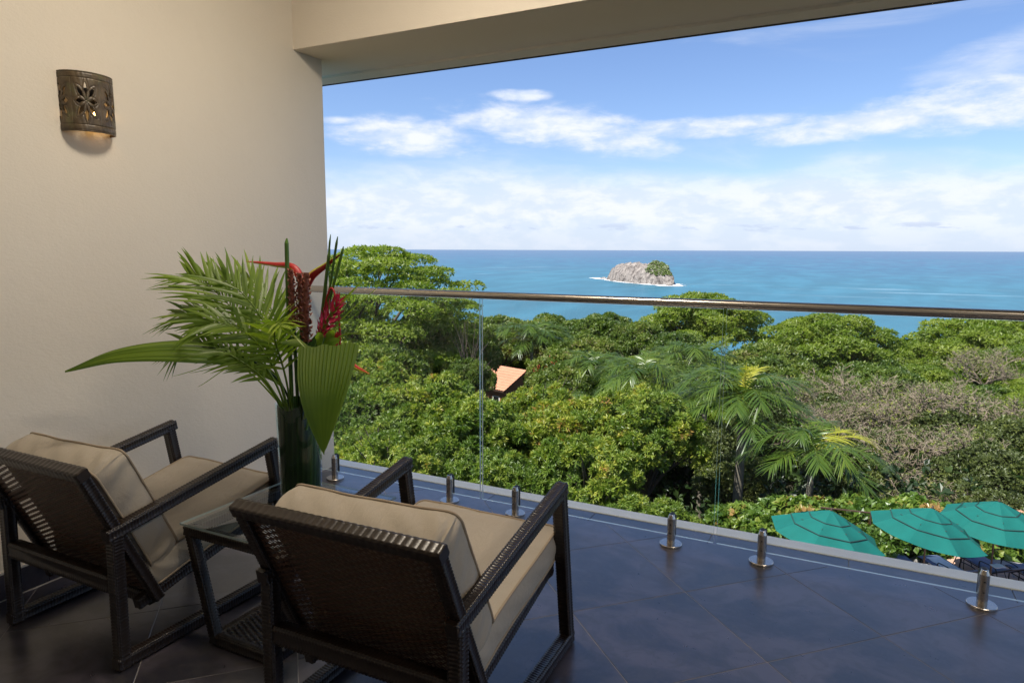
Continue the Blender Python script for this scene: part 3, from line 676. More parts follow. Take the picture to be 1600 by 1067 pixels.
# a broad dark leaf standing behind the fan leaf
r_ = thing('dark_upright_leaf', (VX, VY, VZ+0.36), 'dark upright leaf rising from the vase mouth behind the fan leaf', 'leaf')
mb = MB(); ribbon(mb, bez(rel([(-1.765, 1.83, .62), (-1.755, 1.84, .80), (-1.72, 1.86, .93), (-1.68, 1.88, 1.03)]), 24), wleaf(0.052, 0.55), NCAM, 0.2, 4, 0.002, 13, 0.45, 0.2)
mb.obj('blade', M['vdark'], r_, tone=True, smooth=True)

def frond(mb, path, ll, n=24, start=0.22, lw=0.008, spread=1.0, droop=0.25, face=NCAM, seed=0, tone=0.5, side=(1, -1), tipf=0.75):
    """feather leaf: leaflets leave both sides of the rachis"""
    r = random.Random(seed); path = np.asarray(path); D = np.gradient(path, axis=0); L = len(path)
    for k in range(n):
        t = start+(1-start)*k/(n-1); f = t*(L-1); i = min(int(f), L-2); p = path[i]+(path[i+1]-path[i])*(f-i); d = D[i]/np.linalg.norm(D[i])
        s = np.cross(d, face); s /= np.linalg.norm(s); u = np.cross(s, d)
        for sg in side:
            a = spread*(1.15-0.75*t)*r.uniform(0.85, 1.12); l = ll*(0.55+0.9*math.sin((t-start)/(1-start)*math.pi*0.72+0.35))*r.uniform(0.85, 1.1)*(0.62 if k == n-1 else 1)
            v = d*math.cos(a)+sg*s*math.sin(a)+u*r.uniform(-0.22, 0.35); v /= np.linalg.norm(v)
            m_ = 6; q = np.linspace(0, 1, m_)[:, None]; C_ = p+v*l*q+np.array([0, 0, -1.0])*droop*l*q**2
            nn = np.cross(v, u); nn /= np.linalg.norm(nn); wd = lw*np.array([0.35, 0.85, 1.0, 0.8, 0.45, 0.04])[:, None]*r.uniform(0.85, 1.15)
            fo = u*0.25*wd
            V = np.stack([C_-nn*wd, C_+fo*0.8, C_+nn*wd], 1).reshape(-1, 3)
            mb.add(V, grid_faces(m_, 3), np.clip(tone+r.uniform(-0.22, 0.25), 0, 1))
fr = [  # path, leaflet length, number
    ([(-1.79, 1.80, .62), (-1.83, 1.77, .86), (-1.93, 1.73, 1.03), (-2.03, 1.69, 1.15), (-2.14, 1.68, 1.20)], 0.165, 26),
    ([(-1.79, 1.80, .62), (-1.84, 1.76, .84), (-1.95, 1.71, .98), (-2.06, 1.67, 1.06), (-2.18, 1.66, 1.065)], 0.140, 24),
    ([(-1.78, 1.80, .62), (-1.81, 1.78, .88), (-1.86, 1.75, 1.04), (-1.95, 1.73, 1.15), (-2.07, 1.73, 1.20)], 0.165, 24),
    ([(-1.79, 1.79, .62), (-1.83, 1.73, .82), (-1.93, 1.66, .93), (-2.06, 1.62, .97), (-2.16, 1.61, .93)], 0.105, 20),
    ([(-1.78, 1.79, .62), (-1.80, 1.74, .86), (-1.84, 1.67, 1.00), (-1.90, 1.60, 1.05), (-1.96, 1.56, 1.04)], 0.105, 18),
    ([(-1.78, 1.80, .62), (-1.78, 1.76, .85), (-1.76, 1.70, .99), (-1.69, 1.64, 1.06), (-1.63, 1.60, 1.055)], 0.110, 20),
    ([(-1.78, 1.84, .62), (-1.82, 1.86, .88), (-1.90, 1.86, 1.02), (-1.98, 1.85, 1.14), (-2.06, 1.85, 1.19)], 0.150, 22),
]
labs = ['highest', 'lowest of those pointing left', 'upright', 'drooping', 'short front', 'pale right-hand', 'rearmost']
labs = ['areca palm frond reaching highest and furthest left from the vase', 'areca palm frond pointing left just under the highest one', 'steep areca palm frond beside the thick cut green stem',
        'areca palm frond drooping low over the long arching leaf', 'short areca palm frond bending forward over the vase mouth', 'short bright areca palm frond bending right before the brown cones', 'areca palm frond at the back nearest the wall']
for k, (P, ll, n) in enumerate(fr):
    r_ = thing('palm_frond', tuple(O), labs[k], 'palm frond', 'palm fronds in the vase'); path = bez(rel(P), 40)
    mb = MB(); frond(mb, path, ll*0.95, n, 0.30, 0.0062, 0.95, 0.20, NCAM+np.array([0, 0, 0.5]), k+1, 0.45 if k != 5 else 0.75); mb.obj('leaflets', M['vleaf'], r_, tone=True, smooth=True)['kind'] = 'stuff'
    mb = MB(); tube(mb, path, np.linspace(0.0045, 0.0012, len(path)), 6); mb.obj('stalk', M['vleaf'], r_, smooth=True, tone=True)
# thin grass blades to the right of the arrangement
gb = [(-1.40, 1.75, 1.215), (-1.345, 1.74, 1.185), (-1.30, 1.73, 1.02), (-1.36, 1.72, 0.93), (-1.38, 1.77, 1.245), (-1.42, 1.73, 1.10), (-2.16, 1.70, .79), (-2.24, 1.66, .83), (-2.10, 1.62, .86), (-1.44, 1.70, .87)]
r_ = thing('grass_spray', tuple(O), 'spray of thin grass blades fanning out from the flowers', 'grass blades')
for k, g_ in enumerate(gb):
    mb = MB(); b0 = (-1.72, 1.78, .70) if g_[0] > -1.8 else (-1.81, 1.79, .72); mid = ((b0[0]+g_[0])/2-0.02*(1 if g_[0] > -1.8 else -1), 1.74, max(g_[2], 0.9)-0.02 if g_[2] < 1.1 else (g_[2]+.74)/2+0.05)
    ribbon(mb, bez(rel([b0, mid, g_]), 22), lambda t: 0.0030*(1-t)**0.6+0.0004, NCAM, 0.2, 0, 0, 3, 0.75, 0.1); mb.obj('blade', M['vleaf'], r_, tone=True, smooth=True)
# small broad leaflets near the ginger
r_ = thing('small_leaf_sprig', tuple(O), 'small sprig of rounded green leaves below the pink ginger flower', 'leaf')
for a, b in (((-1.60, 1.74, .93), (-1.50, 1.70, 1.04)), ((-1.60, 1.73, .93), (-1.475, 1.70, 1.01)), ((-1.61, 1.73, .93), (-1.53, 1.68, .985)), ((-1.62, 1.73, .93), (-1.70, 1.66, 0.99)), ((-1.60, 1.73, .93), (-1.56, 1.69, 1.03))):
    mb = MB(); ribbon(mb, bez(rel([a, ((a[0]+b[0])/2, a[1]-.01, (a[2]+b[2])/2+.02), b]), 14), wleaf(0.014, 0.6), NCAM, 0.2, 0, 0, 5, 0.65, 0.1); mb.obj('leaflet', M['vleaf'], r_, tone=True, smooth=True)
# cut green stems
M['stem'] = leaf_mat('cut_green_stem', [(0.0, (0.045, 0.11, 0.016)), (1.0, (0.13, 0.25, 0.035))], trans=0.1, scale=9)
for P, rd, lb in (([(-1.795, 1.80, .66), (-1.793, 1.80, 1.10), (-1.789, 1.80, 1.318)], 0.0075, 'thick green stem cut on a slant, left of the brown cones'), ([(-1.745, 1.80, .66), (-1.669, 1.80, .93), (-1.600, 1.80, 1.275)], 0.0058, 'green cut stem just right of the brown cones'),
                 ([(-1.735, 1.80, .66), (-1.648, 1.80, .98), (-1.594, 1.80, 1.322)], 0.0034, 'thinnest cut stem, dark, standing tallest right of the cones'), ([(-1.73, 1.79, .66), (-1.625, 1.79, 1.03), (-1.556, 1.79, 1.318)], 0.0042, 'green cut stem leaning right, in front of the big tree'),
                 ([(-1.72, 1.79, .66), (-1.607, 1.79, 1.08), (-1.533, 1.79, 1.290)], 0.0048, 'rightmost green cut stem, beside the heliconia tip')):
    r_ = thing('cut_stem', tuple(O), lb, 'stem', 'cut green stems in the vase')
    mb = MB(); p_ = bez(rel(P), 20); tube(mb, p_, rd, 10, 0.5); e_ = p_[-1]; tube(mb, [e_, e_+(p_[-1]-p_[-2])*0.5+np.array([0.002, 0, 0.006])], [rd, rd*0.3], 10, 0.9); mb.obj('stalk', M['stem'], r_, smooth=True, tone=True)
# heliconias
def make_heli():
    m, t, p = new_mat('heliconia_bract'); at = t.n('ShaderNodeAttribute'); at.attribute_name = 'tone'
    c = t.ramp(at.outputs['Fac'], [(0.0, (0.36, 0.012, 0.016)), (0.50, (0.42, 0.020, 0.014)), (0.70, (0.62, 0.30, 0.03)), (1.0, (0.45, 0.45, 0.06))])
    t.l(c, p.inputs['Base Color']); t.l(t.mix(t.m('MULTIPLY', t.smooth(t.noise(pos(t), 45, 4, 0.7), 0.5, 0.75), 0.5), c, (0.12, 0.02, 0.012)), p.inputs['Base Color']); p.inputs['Roughness'].default_value = 0.5; bump(t, p, t.noise(t.mapping(pos(t), (60, 60, 300)), 1.0, 3), 0.3, 0.002); return m
M['heli'] = make_heli()
def bract(mb, P, w, flip=1, y0=0.35):
    path = bez(rel(P), 26); D = np.gradient(path, axis=0); V = []; L = len(path); nc = 9; T = []
    for i in range(L):
        t = i/(L-1); d = D[i]/np.linalg.norm(D[i]); s = np.cross(d, NCAM); s /= np.linalg.norm(s); u = np.cross(s, d)
        hh = w*(min(1, 0.55+t*2.2))*(1-t)**0.65+0.0008; a = np.linspace(0, 2*math.pi, nc+1)[:-1]
        V.append(path[i]+hh*np.cos(a)[:, None]*s+0.5*hh*np.sin(a)[:, None]*u)
        if i < L-1:
            up = np.cos(a+math.pi/nc)*flip; T.append(np.clip(t*0.75-0.15+(up > 0.25)*(0.75*min(1, t*2.5)), 0, 1))
    mb.add(np.vstack(V), grid_faces(L, nc, True), np.concatenate(T)); return mb
r_ = thing('heliconia_flower', tuple(O), 'red and yellow heliconia with two long pointed bracts spread at the top of the bouquet', 'flower')
mb = MB(); bract(mb, [(-1.728, 1.815, 1.165), (-1.775, 1.815, 1.232), (-1.87, 1.815, 1.243), (-2.003, 1.815, 1.252)], 0.0165, -1); mb.obj('bract', M['heli'], r_, smooth=True, tone=True)
mb = MB(); bract(mb, [(-1.735, 1.815, 1.155), (-1.69, 1.81, 1.205), (-1.62, 1.805, 1.243), (-1.546, 1.80, 1.284)], 0.0185, -1); mb.obj('bract', M['heli'], r_, smooth=True, tone=True)
mb = MB(); tube(mb, bez(rel([(-1.775, 1.82, .62), (-1.745, 1.82, .95), (-1.73, 1.815, 1.165)]), 20), np.linspace(0.006, 0.008, 20), 10, 0.1); mb.obj('stalk', M['heli'], r_, smooth=True, tone=True)
r_ = thing('heliconia_flower', tuple(O), 'hanging red and orange heliconia at the lower right of the bouquet, arched red stalk above', 'flower')
mb = MB(); tube(mb, bez(rel([(-1.70, 1.80, .72), (-1.625, 1.79, 1.06), (-1.585, 1.785, 1.165), (-1.555, 1.78, 1.13), (-1.545, 1.78, 1.03), (-1.548, 1.78, .93)]), 46), np.r_[np.full(30, .0032), np.linspace(.0035, .0065, 16)][:45] if False else 0.0036, 8, 0.05); mb.obj('stalk', M['heli'], r_, smooth=True, tone=True)
for P, w, f in (([(-1.552, 1.78, .965), (-1.51, 1.765, .935), (-1.46, 1.755, .912), (-1.395, 1.745, .896)], 0.0165, 1), ([(-1.548, 1.78, 1.00), (-1.575, 1.78, 1.00), (-1.60, 1.775, 1.015)], 0.012, 1), ([(-1.548, 1.78, 1.02), (-1.560, 1.775, .985), (-1.552, 1.77, .940)], 0.014, 1), ([(-1.55, 1.78, .93), (-1.552, 1.775, .90), (-1.545, 1.77, .875)], 0.006, 1)):
    mb = MB(); bract(mb, P, w, f); mb.obj('bract', M['heli'], r_, smooth=True, tone=True)
# brown cone-like spikes
M['cone'] = simple('brown_red_cone', (0.23, 0.075, 0.050), 0.5, 0, 40, 0.45)
for k, (P0, P1, rd, lb) in enumerate((((-1.760, 1.79, 1.03), (-1.765, 1.79, 1.228), 0.0135, 'brown spiky flower cone on the left, greenish towards its base'), ((-1.735, 1.80, 1.02), (-1.735, 1.80, 1.215), 0.0140, 'middle brown spiky flower cone under the red bracts'), ((-1.700, 1.785, 0.98), (-1.690, 1.785, 1.218), 0.0165, 'thickest brown spiky flower cone, on the right'))):
    r_ = thing('flower_cone', tuple(O), lb, 'flower', 'brown flower cones in the bouquet')
    P0 = rel(P0); P1 = rel(P1); L = np.linalg.norm(P1-P0); mb = MB(); tube(mb, [P0, P1], rd*0.55, 10)
    nb = 42
    for j in range(nb):
        t = j/nb; a = j*2.4; c = P0+(P1-P0)*t; R0 = rd*(1.25-0.45*t); ou = np.array([math.cos(a), math.sin(a), 0]); sd_ = np.array([-math.sin(a), math.cos(a), 0]); up = np.array([0, 0, 1.])
        V = [c+ou*R0*0.35-up*0.006, c+ou*R0*0.85+sd_*R0*0.62-up*0.001, c+ou*R0*1.25+up*0.010, c+ou*R0*0.85-sd_*R0*0.62-up*0.001, c+ou*R0*0.5+up*0.006]
        mb.add(V, [(0, 1, 2), (0, 2, 3), (4, 2, 1), (4, 3, 2)])
    mb.obj('cone', M['cone'], r_); mb = MB(); tube(mb, bez([rel((VX+.01*k, VY, .64)), (rel((VX+.01*k, VY, .64))+P0)/2, P0]), 0.006, 8); mb.obj('stalk', M['stem'], r_, smooth=True)
# pink ginger
M['pink'] = leaf_mat('ginger_bract', [(0.0, (0.28, 0.008, 0.040)), (1.0, (0.62, 0.030, 0.120))], trans=0.2, scale=20, tmul=1.0)
r_ = thing('ginger_flower', tuple(O), 'crimson pink torch ginger flower leaning right near the handrail', 'flower')
P0 = rel((-1.605, 1.745, 1.00)); P1 = rel((-1.515, 1.74, 1.128)); ax = (P1-P0)/np.linalg.norm(P1-P0); e1, e2 = frame_of(ax); mb = MB()
for j in range(64):
    t = j/64; a = j*2.4; c = P0+(P1-P0)*t; R0 = 0.030*math.sin(0.5+t*2.3)+0.003; ou = e1*math.cos(a)+e2*math.sin(a); sd_ = np.cross(ax, ou)
    l = 0.034; q = c+ou*R0*0.45; tipp = c+ou*(R0*1.15)+ax*l*(0.75+0.3*t)
    V = [q, (q+tipp)/2+sd_*0.0075, tipp, (q+tipp)/2-sd_*0.0075, (q+tipp)/2+ou*0.004]; mb.add(V, [(0, 1, 4), (1, 2, 4), (2, 3, 4), (3, 0, 4)], rnd.random())
mb.obj('bracts', M['pink'], r_, tone=True)['kind'] = 'stuff'
mb = MB(); tube(mb, bez([rel((-1.76, 1.80, .64)), rel((-1.68, 1.77, .86)), P0, P1]), 0.0055, 8, 0.4); mb.obj('stalk', M['stem'], r_, smooth=True, tone=True)

# ------------------------------------------------------------------ sea, land
def make_sea():
    m = bpy.data.materials.new('sea_water'); m.use_nodes = True; t = NT(m.node_tree); t.nt.nodes.clear()
    o = t.n('ShaderNodeOutputMaterial'); g = t.n('ShaderNodeNewGeometry').outputs['Position']
    sep = t.n('ShaderNodeSeparateXYZ'); t.l(g, sep.inputs[0])
    d = t.m('SQRT', t.m('ADD', t.m('POWER', sep.outputs[0], 2.0), t.m('POWER', sep.outputs[1], 2.0)))
    lg = t.m('DIVIDE', t.m('LOGARITHM', t.m('DIVIDE', d, 500.0), 10.0), 2.0, clamp=True)    # 500 m .. 50 km: the bottom drops away, and far haze is put into the colour
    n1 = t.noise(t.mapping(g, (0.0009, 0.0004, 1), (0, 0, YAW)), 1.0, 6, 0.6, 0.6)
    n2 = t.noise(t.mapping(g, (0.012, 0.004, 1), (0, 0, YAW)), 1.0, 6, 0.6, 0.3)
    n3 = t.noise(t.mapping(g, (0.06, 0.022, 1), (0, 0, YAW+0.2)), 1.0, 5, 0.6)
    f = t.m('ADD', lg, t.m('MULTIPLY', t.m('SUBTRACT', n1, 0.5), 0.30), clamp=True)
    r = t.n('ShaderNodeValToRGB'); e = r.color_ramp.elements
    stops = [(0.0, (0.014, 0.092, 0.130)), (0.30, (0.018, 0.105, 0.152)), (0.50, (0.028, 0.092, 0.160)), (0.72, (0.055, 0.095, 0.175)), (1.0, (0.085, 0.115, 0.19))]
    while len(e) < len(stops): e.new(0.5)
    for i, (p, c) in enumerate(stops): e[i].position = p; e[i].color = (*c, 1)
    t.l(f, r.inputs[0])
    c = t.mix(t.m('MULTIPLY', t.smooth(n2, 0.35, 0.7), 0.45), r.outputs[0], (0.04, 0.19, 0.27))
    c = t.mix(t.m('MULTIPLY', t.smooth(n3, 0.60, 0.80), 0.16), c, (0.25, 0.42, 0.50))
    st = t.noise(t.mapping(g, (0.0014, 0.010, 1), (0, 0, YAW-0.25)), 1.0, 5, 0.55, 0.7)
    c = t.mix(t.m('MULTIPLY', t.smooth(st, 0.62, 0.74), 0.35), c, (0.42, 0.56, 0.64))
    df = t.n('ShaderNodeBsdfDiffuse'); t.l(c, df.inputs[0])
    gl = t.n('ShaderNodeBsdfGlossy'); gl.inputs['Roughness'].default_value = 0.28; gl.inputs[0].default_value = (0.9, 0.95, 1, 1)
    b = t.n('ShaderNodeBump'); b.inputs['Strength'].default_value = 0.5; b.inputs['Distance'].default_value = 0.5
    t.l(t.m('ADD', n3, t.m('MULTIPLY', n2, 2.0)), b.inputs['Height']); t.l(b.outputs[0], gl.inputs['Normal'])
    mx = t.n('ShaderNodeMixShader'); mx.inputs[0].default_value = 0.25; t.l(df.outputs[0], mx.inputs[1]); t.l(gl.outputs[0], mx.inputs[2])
    t.l(mx.outputs[0], o.inputs[0]); return m
M['sea'] = make_sea()
SEA = -98.7
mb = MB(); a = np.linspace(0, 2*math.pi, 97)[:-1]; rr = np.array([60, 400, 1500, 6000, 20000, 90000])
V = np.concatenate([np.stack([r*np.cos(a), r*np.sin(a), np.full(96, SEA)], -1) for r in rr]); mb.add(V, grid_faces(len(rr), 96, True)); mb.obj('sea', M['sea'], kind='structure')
def hland(x, y):
    d = np.hypot(x, y); az = np.arctan2(x, y)
    k = np.clip((az+0.30)/0.35, 0, 1); k = k*k*(3-2*k)
    near = -13.0*(1-k)-9.2*k; slope = np.clip((d-20)/60, 0, 1)
    h = near-(6.0*(1-k)+5.0*k)*slope+0.5*np.sin(x*0.21)*np.cos(y*0.17)
    rt = np.clip((x-2)/30, 0, 1)*np.clip((d-55)/40, 0, 1); h = h+6*rt
    cl = np.clip((d-98)/70, 0, 1); h = h*(1-cl)+(SEA-6)*cl
    return h
mb = MB(); nx, ny = 150, 110; xx = np.linspace(-190, 150, nx); yy = np.concatenate([np.linspace(3.6, 120, 80), np.linspace(123, 240, 30)])
gx, gy = np.meshgrid(xx, yy, indexing='ij'); gz = hland(gx, gy)
mb.add(np.stack([gx, gy, gz], -1).reshape(-1, 3), grid_faces(nx, ny)[:, ::-1]); mb.obj('hillside_ground', M['earth'], smooth=True, kind='structure')

# rocky island with its surf
def island():
    A = np.array([-733., 2221.]); B = np.array([-470., 1932.]); L = np.linalg.norm(B-A); d = (B-A)/L; nrm_ = np.array([-d[1], d[0]])   # nrm_ points away from land
    if nrm_[1] < 0: nrm_ = -nrm_
    root = thing('rock_island', ((A[0]+B[0])/2, (A[1]+B[1])/2, SEA), 'grey rocky islet with a green peak on its right, surf round its foot', 'island')
    n1, n2 = 150, 60; s, q = np.meshgrid(np.linspace(0, 1, n1), np.linspace(-1, 1, n2), indexing='ij')
    prof = np.interp(s, [0, .03, .10, .20, .42, .55, .68, .74, .79, .84, .90, .96, 1.0], [2, 14, 46, 55, 60, 55, 47, 60, 64, 56, 38, 16, 1])
    r = np.random.RandomState(4); nz = np.zeros_like(s)
    for fsc, am in ((7, 5.0), (15, 3.6), (33, 2.6), (70, 1.8)):
        ph = r.uniform(0, 6.28, 6); nz += am*(np.abs(np.sin(s*fsc*1.3+ph[0]+np.sin(q*fsc*0.6+ph[1])))+np.abs(np.sin(q*fsc*0.7+ph[2]+np.sin(s*fsc*0.9+ph[3])))-1.2)
    w = np.interp(s, [0, .06, .3, .7, .92, 1], [8, 38, 62, 60, 36, 8])
    cross = np.clip(1-np.abs(q)**3.2, 0, 1)
    z = prof*cross+nz*cross**0.4*0.85-3
    px = (s-0.5)*L; py = q*w+3*np.sin(s*40)+nz*0.6
    V = np.stack([d[0]*px+nrm_[0]*py, d[1]*px+nrm_[1]*py, z], -1).reshape(-1, 3)
    m, t, p = new_mat('island_rock'); v = pos(t); n = t.noise(t.mapping(v, (0.06, 0.06, 0.03)), 1.6, 8, 0.7, 0.6)
    c = t.ramp(n, [(0.36, (0.045, 0.038, 0.034)), (0.47, (0.15, 0.13, 0.115)), (0.62, (0.28, 0.25, 0.22))]); t.l(c, p.inputs['Base Color']); p.inputs['Roughness'].default_value = 0.95
    m_ = MB(); m_.add(V, grid_faces(n1, n2)); m_.obj('rock', m, root)
    # bushes over the right-hand peak
    m_ = MB(); rr_ = np.random.RandomState(9)
    for k in range(1100):
        ss = rr_.uniform(0.78, 0.95); i = int(ss*(n1-1)); qq = rr_.uniform(-0.75, 0.5); j = int((qq+1)/2*(n2-1)); P = V[i*n2+j]
        if P[2] < 20+28*abs((ss-0.80)/0.2)*0.3: continue
        c_ = P+[0, 0, 1.5]; a_ = rr_.uniform(0, 6.28, 4); sz = rr_.uniform(2.4, 4.2)
        W = [c_+[sz*math.cos(a_[0]), sz*math.sin(a_[0]), 0], c_+[sz*math.cos(a_[0]+2.1), sz*math.sin(a_[0]+2.1), rr_.uniform(0, 2)], c_+[sz*math.cos(a_[0]+4.2), sz*math.sin(a_[0]+4.2), 0], c_+[0, 0, sz*0.8]]
        m_.add(W, [(0, 1, 3), (1, 2, 3), (2, 0, 3)], rr_.uniform(0.2, 0.9))
    m_.obj('bushes', leaf_mat('island_scrub', [(0, (0.055, 0.085, 0.02)), (1, (0.14, 0.19, 0.04))], scale=0.02), root, tone=True)['kind'] = 'stuff'
    # surf: low foam sheet round the waterline
    m, t, p = new_mat('surf_foam'); n = t.noise(t.mapping(pos(t), (0.05, 0.05, 1)), 1.4, 7, 0.7, 1.0); at = t.n('ShaderNodeAttribute'); at.attribute_name = 'tone'
    p.inputs['Base Color'].default_value = (0.80, 0.84, 0.86, 1); p.inputs['Roughness'].default_value = 0.9
    t.l(t.smooth(t.m('ADD', t.m('MULTIPLY', n, 0.9), at.outputs['Fac']), 0.78, 1.05), p.inputs['Alpha'])
    m_ = MB(); na = 160
    for ring, (wd, tn) in enumerate(((0, 0.75), (7, 0.55), (16, 0.35), (34, 0.12))):
        pass
    rings = [(-14, 0.9), (4, 0.7), (10, 0.50), (20, 0.25), (42, 0.02)]; V2 = []
    for off, tn in rings:
        th = np.linspace(0, 2*math.pi, na+1)[:-1]; ca = np.cos(th); sa = np.sin(th)
        ex = L/2+off+np.where(ca > 0.9, 1, 0)*off*1.6; ey = 56+off*0.9
        px_ = np.sign(ca)*np.abs(ca)**0.75*ex; py_ = np.sign(sa)*np.abs(sa)**0.8*ey+3*np.sin(th*9)
        V2.append(np.stack([d[0]*px_+nrm_[0]*py_, d[1]*px_+nrm_[1]*py_, np.full(na, 1.0-off*0.01)], -1))
    T = np.concatenate([np.full(na, (rings[i][1]+rings[i+1][1])/2) for i in range(4)])
    m_.add(np.vstack(V2), grid_faces(5, na, True), T); m_.obj('surf', m, root, tone=True)['kind'] = 'stuff'
    # small outlying rocks on the left
    for (u, v_, hh) in ((-L/2-40, -18, 9), (-L/2-95, -10, 5), (L/2+30, -20, 7)):
        m_ = MB(); c_ = np.array([d[0]*u+nrm_[0]*v_, d[1]*u+nrm_[1]*v_, -2]); th = np.linspace(0, 2*math.pi, 10)[:-1]; V3 = []
        for zz, sc_ in ((0, 1), (0.5, 0.75), (0.9, 0.35)): V3.append(np.stack([c_[0]+np.cos(th)*14*sc_*(1+0.3*np.sin(th*3+u)), c_[1]+np.sin(th)*9*sc_, np.full(9, c_[2]+zz*hh)], -1))
        m_.add(np.vstack(V3), grid_faces(3, 9, True)); m_.add(V3[-1], [tuple(range(9))]); m_.obj('outlying_rock', bpy.data.materials['island_rock'], root)
        m_ = MB(); V4 = []
        for R0 in (8, 26, 48): V4.append(np.stack([c_[0]+np.cos(th)*R0*1.6, c_[1]+np.sin(th)*R0, np.full(9, 0.9-0.004*R0)], -1))
        m_.add(np.vstack(V4), grid_faces(3, 9, True), np.r_[np.full(9, .62), np.full(9, .25)]); m_.obj('surf', m, root, tone=True)['kind'] = 'stuff'
island()
# small boat far out with its wake
bt = thing('motor_boat', (-2770, 3990, SEA), 'tiny white motor boat far out on the sea, left of the islet', 'boat')
m_ = MB(); m_.add([(-9, -2.6, 2.2), (6, -2.6, 2.4), (11, 0, 3.0), (6, 2.6, 2.4), (-9, 2.6, 2.2), (-9, -1.8, 0), (6, -1.5, 0), (9, 0, 0.2), (6, 1.5, 0), (-9, 1.8, 0)], [(0, 1, 2, 3, 4), (0, 5, 6, 1), (1, 6, 7, 2), (2, 7, 8, 3), (3, 8, 9, 4), (4, 9, 5, 0)]); m_.obj('hull', M['white'], bt)
m_ = MB(); box(m_, -4, 3, -1.9, 1.9, 2.4, 5.4); o = m_.obj('cabin', M['white'], bt); m_ = MB(); box(m_, 1.0, 3.06, -1.95, 1.95, 3.6, 4.8); m_.obj('windscreen', M['frame'], bt)
bt.rotation_euler = (0, 0, 0.5)
m_ = MB(); m_.add([(-9, -2, 0.3), (-9, 2, 0.3), (-60, 9, 0.25), (-60, -9, 0.25)], [(0, 3, 2, 1)]); m_.obj('wake', M['white'], bt)

# ------------------------------------------------------------------ foliage
def leaves(P, N, k, L, W, r, up=0.35, droop=0.3, spread=(0.5, 1.35), tone=0.5, tv=0.22, quad=True):
    """rosettes of k leaves at points P with outward normals N -> vertices, faces, tones"""
    n = len(P); P = np.repeat(P, k, 0); N = np.repeat(N, k, 0); rt = np.repeat(np.broadcast_to(tone, (n,))+r.uniform(-tv, tv, n), k)
    m = n*k; a = r.uniform(0, 2*math.pi, m); th = r.uniform(*spread, m)
    ref = np.where(np.abs(N[:, 2:3]) < 0.9, np.array([[0, 0, 1.]]), np.array([[1., 0, 0]])); E1 = np.cross(N, ref); E1 /= np.linalg.norm(E1, axis=1, keepdims=True); E2 = np.cross(N, E1)
    T = E1*np.cos(a)[:, None]+E2*np.sin(a)[:, None]
    D = N*np.cos(th)[:, None]+T*np.sin(th)[:, None]; D[:, 2] += up*0.3-droop*np.sin(th); D /= np.linalg.norm(D, axis=1, keepdims=True)
    Sd = np.cross(D, N+0.3*r.normal(size=(m, 3))); Sd /= np.maximum(np.linalg.norm(Sd, axis=1, keepdims=True), 1e-6); Nn = np.cross(Sd, D)
    l = L*r.uniform(0.7, 1.25, m)[:, None]; w = W*r.uniform(0.75, 1.2, m)[:, None]
    b = P+T*0.02; mid = b+D*l*0.5
    V = np.stack([b, mid-Sd*w/2+Nn*w*0.18, b+D*l, mid+Sd*w/2+Nn*w*0.18], 1).reshape(-1, 3)
    i = np.arange(m)[:, None]*4
    F = np.concatenate([i+np.array([[0, 2, 1]]), i+np.array([[0, 3, 2]])], 1).reshape(-1, 3)
    tn = np.repeat(np.clip(rt+r.uniform(-0.1, 0.1, m), 0, 1), 2)
    return V, F, tn
def crown_points(clumps, n, r, zmin=-0.45, inner=0.12):
    C = np.array([c[:3] for c in clumps]); Rr = np.array([c[3:6] for c in clumps]); ar = (Rr[:, 0]*Rr[:, 1]+Rr[:, 0]*Rr[:, 2]); idx = r.choice(len(C), n, p=ar/ar.sum())
    d = r.normal(size=(n, 3)); d /= np.linalg.norm(d, axis=1, keepdims=True); fl = d[:, 2] < zmin; d[fl, 2] *= -1
    rad = r.uniform(0.84, 1.06, n); rad[r.rand(n) < inner] *= 0.7
    P = C[idx]+d*Rr[idx]*rad[:, None]; N = d/Rr[idx]; N /= np.linalg.norm(N, axis=1, keepdims=True)
    return P, N, idx
def crown_mesh(name, mat, clumps, n, k, L, W, seed, **kw):
    kw.setdefault('tone', 0.52); r = np.random.RandomState(seed); zm = kw.pop('zmin', -0.45); P, N, idx = crown_points(clumps, n, r, zm)
    ct = r.uniform(-0.20, 0.20, len(clumps))[idx]
    V, F, T = leaves(P, N, k, L, W, r, tone=kw.pop('tone', 0.45)+ct, **kw)
    return MB().add(V, F, T).mesh(name, mat, False, True)
def clump_set(R, H, n, rs, flat, seed, zlo=-0.15, lay=False):
    """clumps filling a crown of radius R, height H, base of crown at z=0"""
    r = np.random.RandomState(seed); out = []
    for i in range(n):
        t = (i+0.5)/n; zc = zlo+(1-zlo)*t; rad = math.sqrt(max(0, 1-max(zc, 0)**2)); a = i*2.39996+r.uniform(-.4, .4)
        q = r.uniform(0.78, 1.0)*rad*(R-rs*0.7); s = rs*r.uniform(0.7, 1.25)
        out.append((q*math.cos(a), q*math.sin(a), H*0.42+zc*(H*0.58-rs*flat*0.8), s, s*r.uniform(.85, 1.15), s*flat*r.uniform(.85, 1.2)))
    for i in range(max(2, n//5)):
        a = r.uniform(0, 6.28); q = r.uniform(0, 0.5)*R; s = rs*1.2; out.append((q*math.cos(a), q*math.sin(a), H*r.uniform(0.35, 0.75), s, s, s*flat*1.3))
    return out
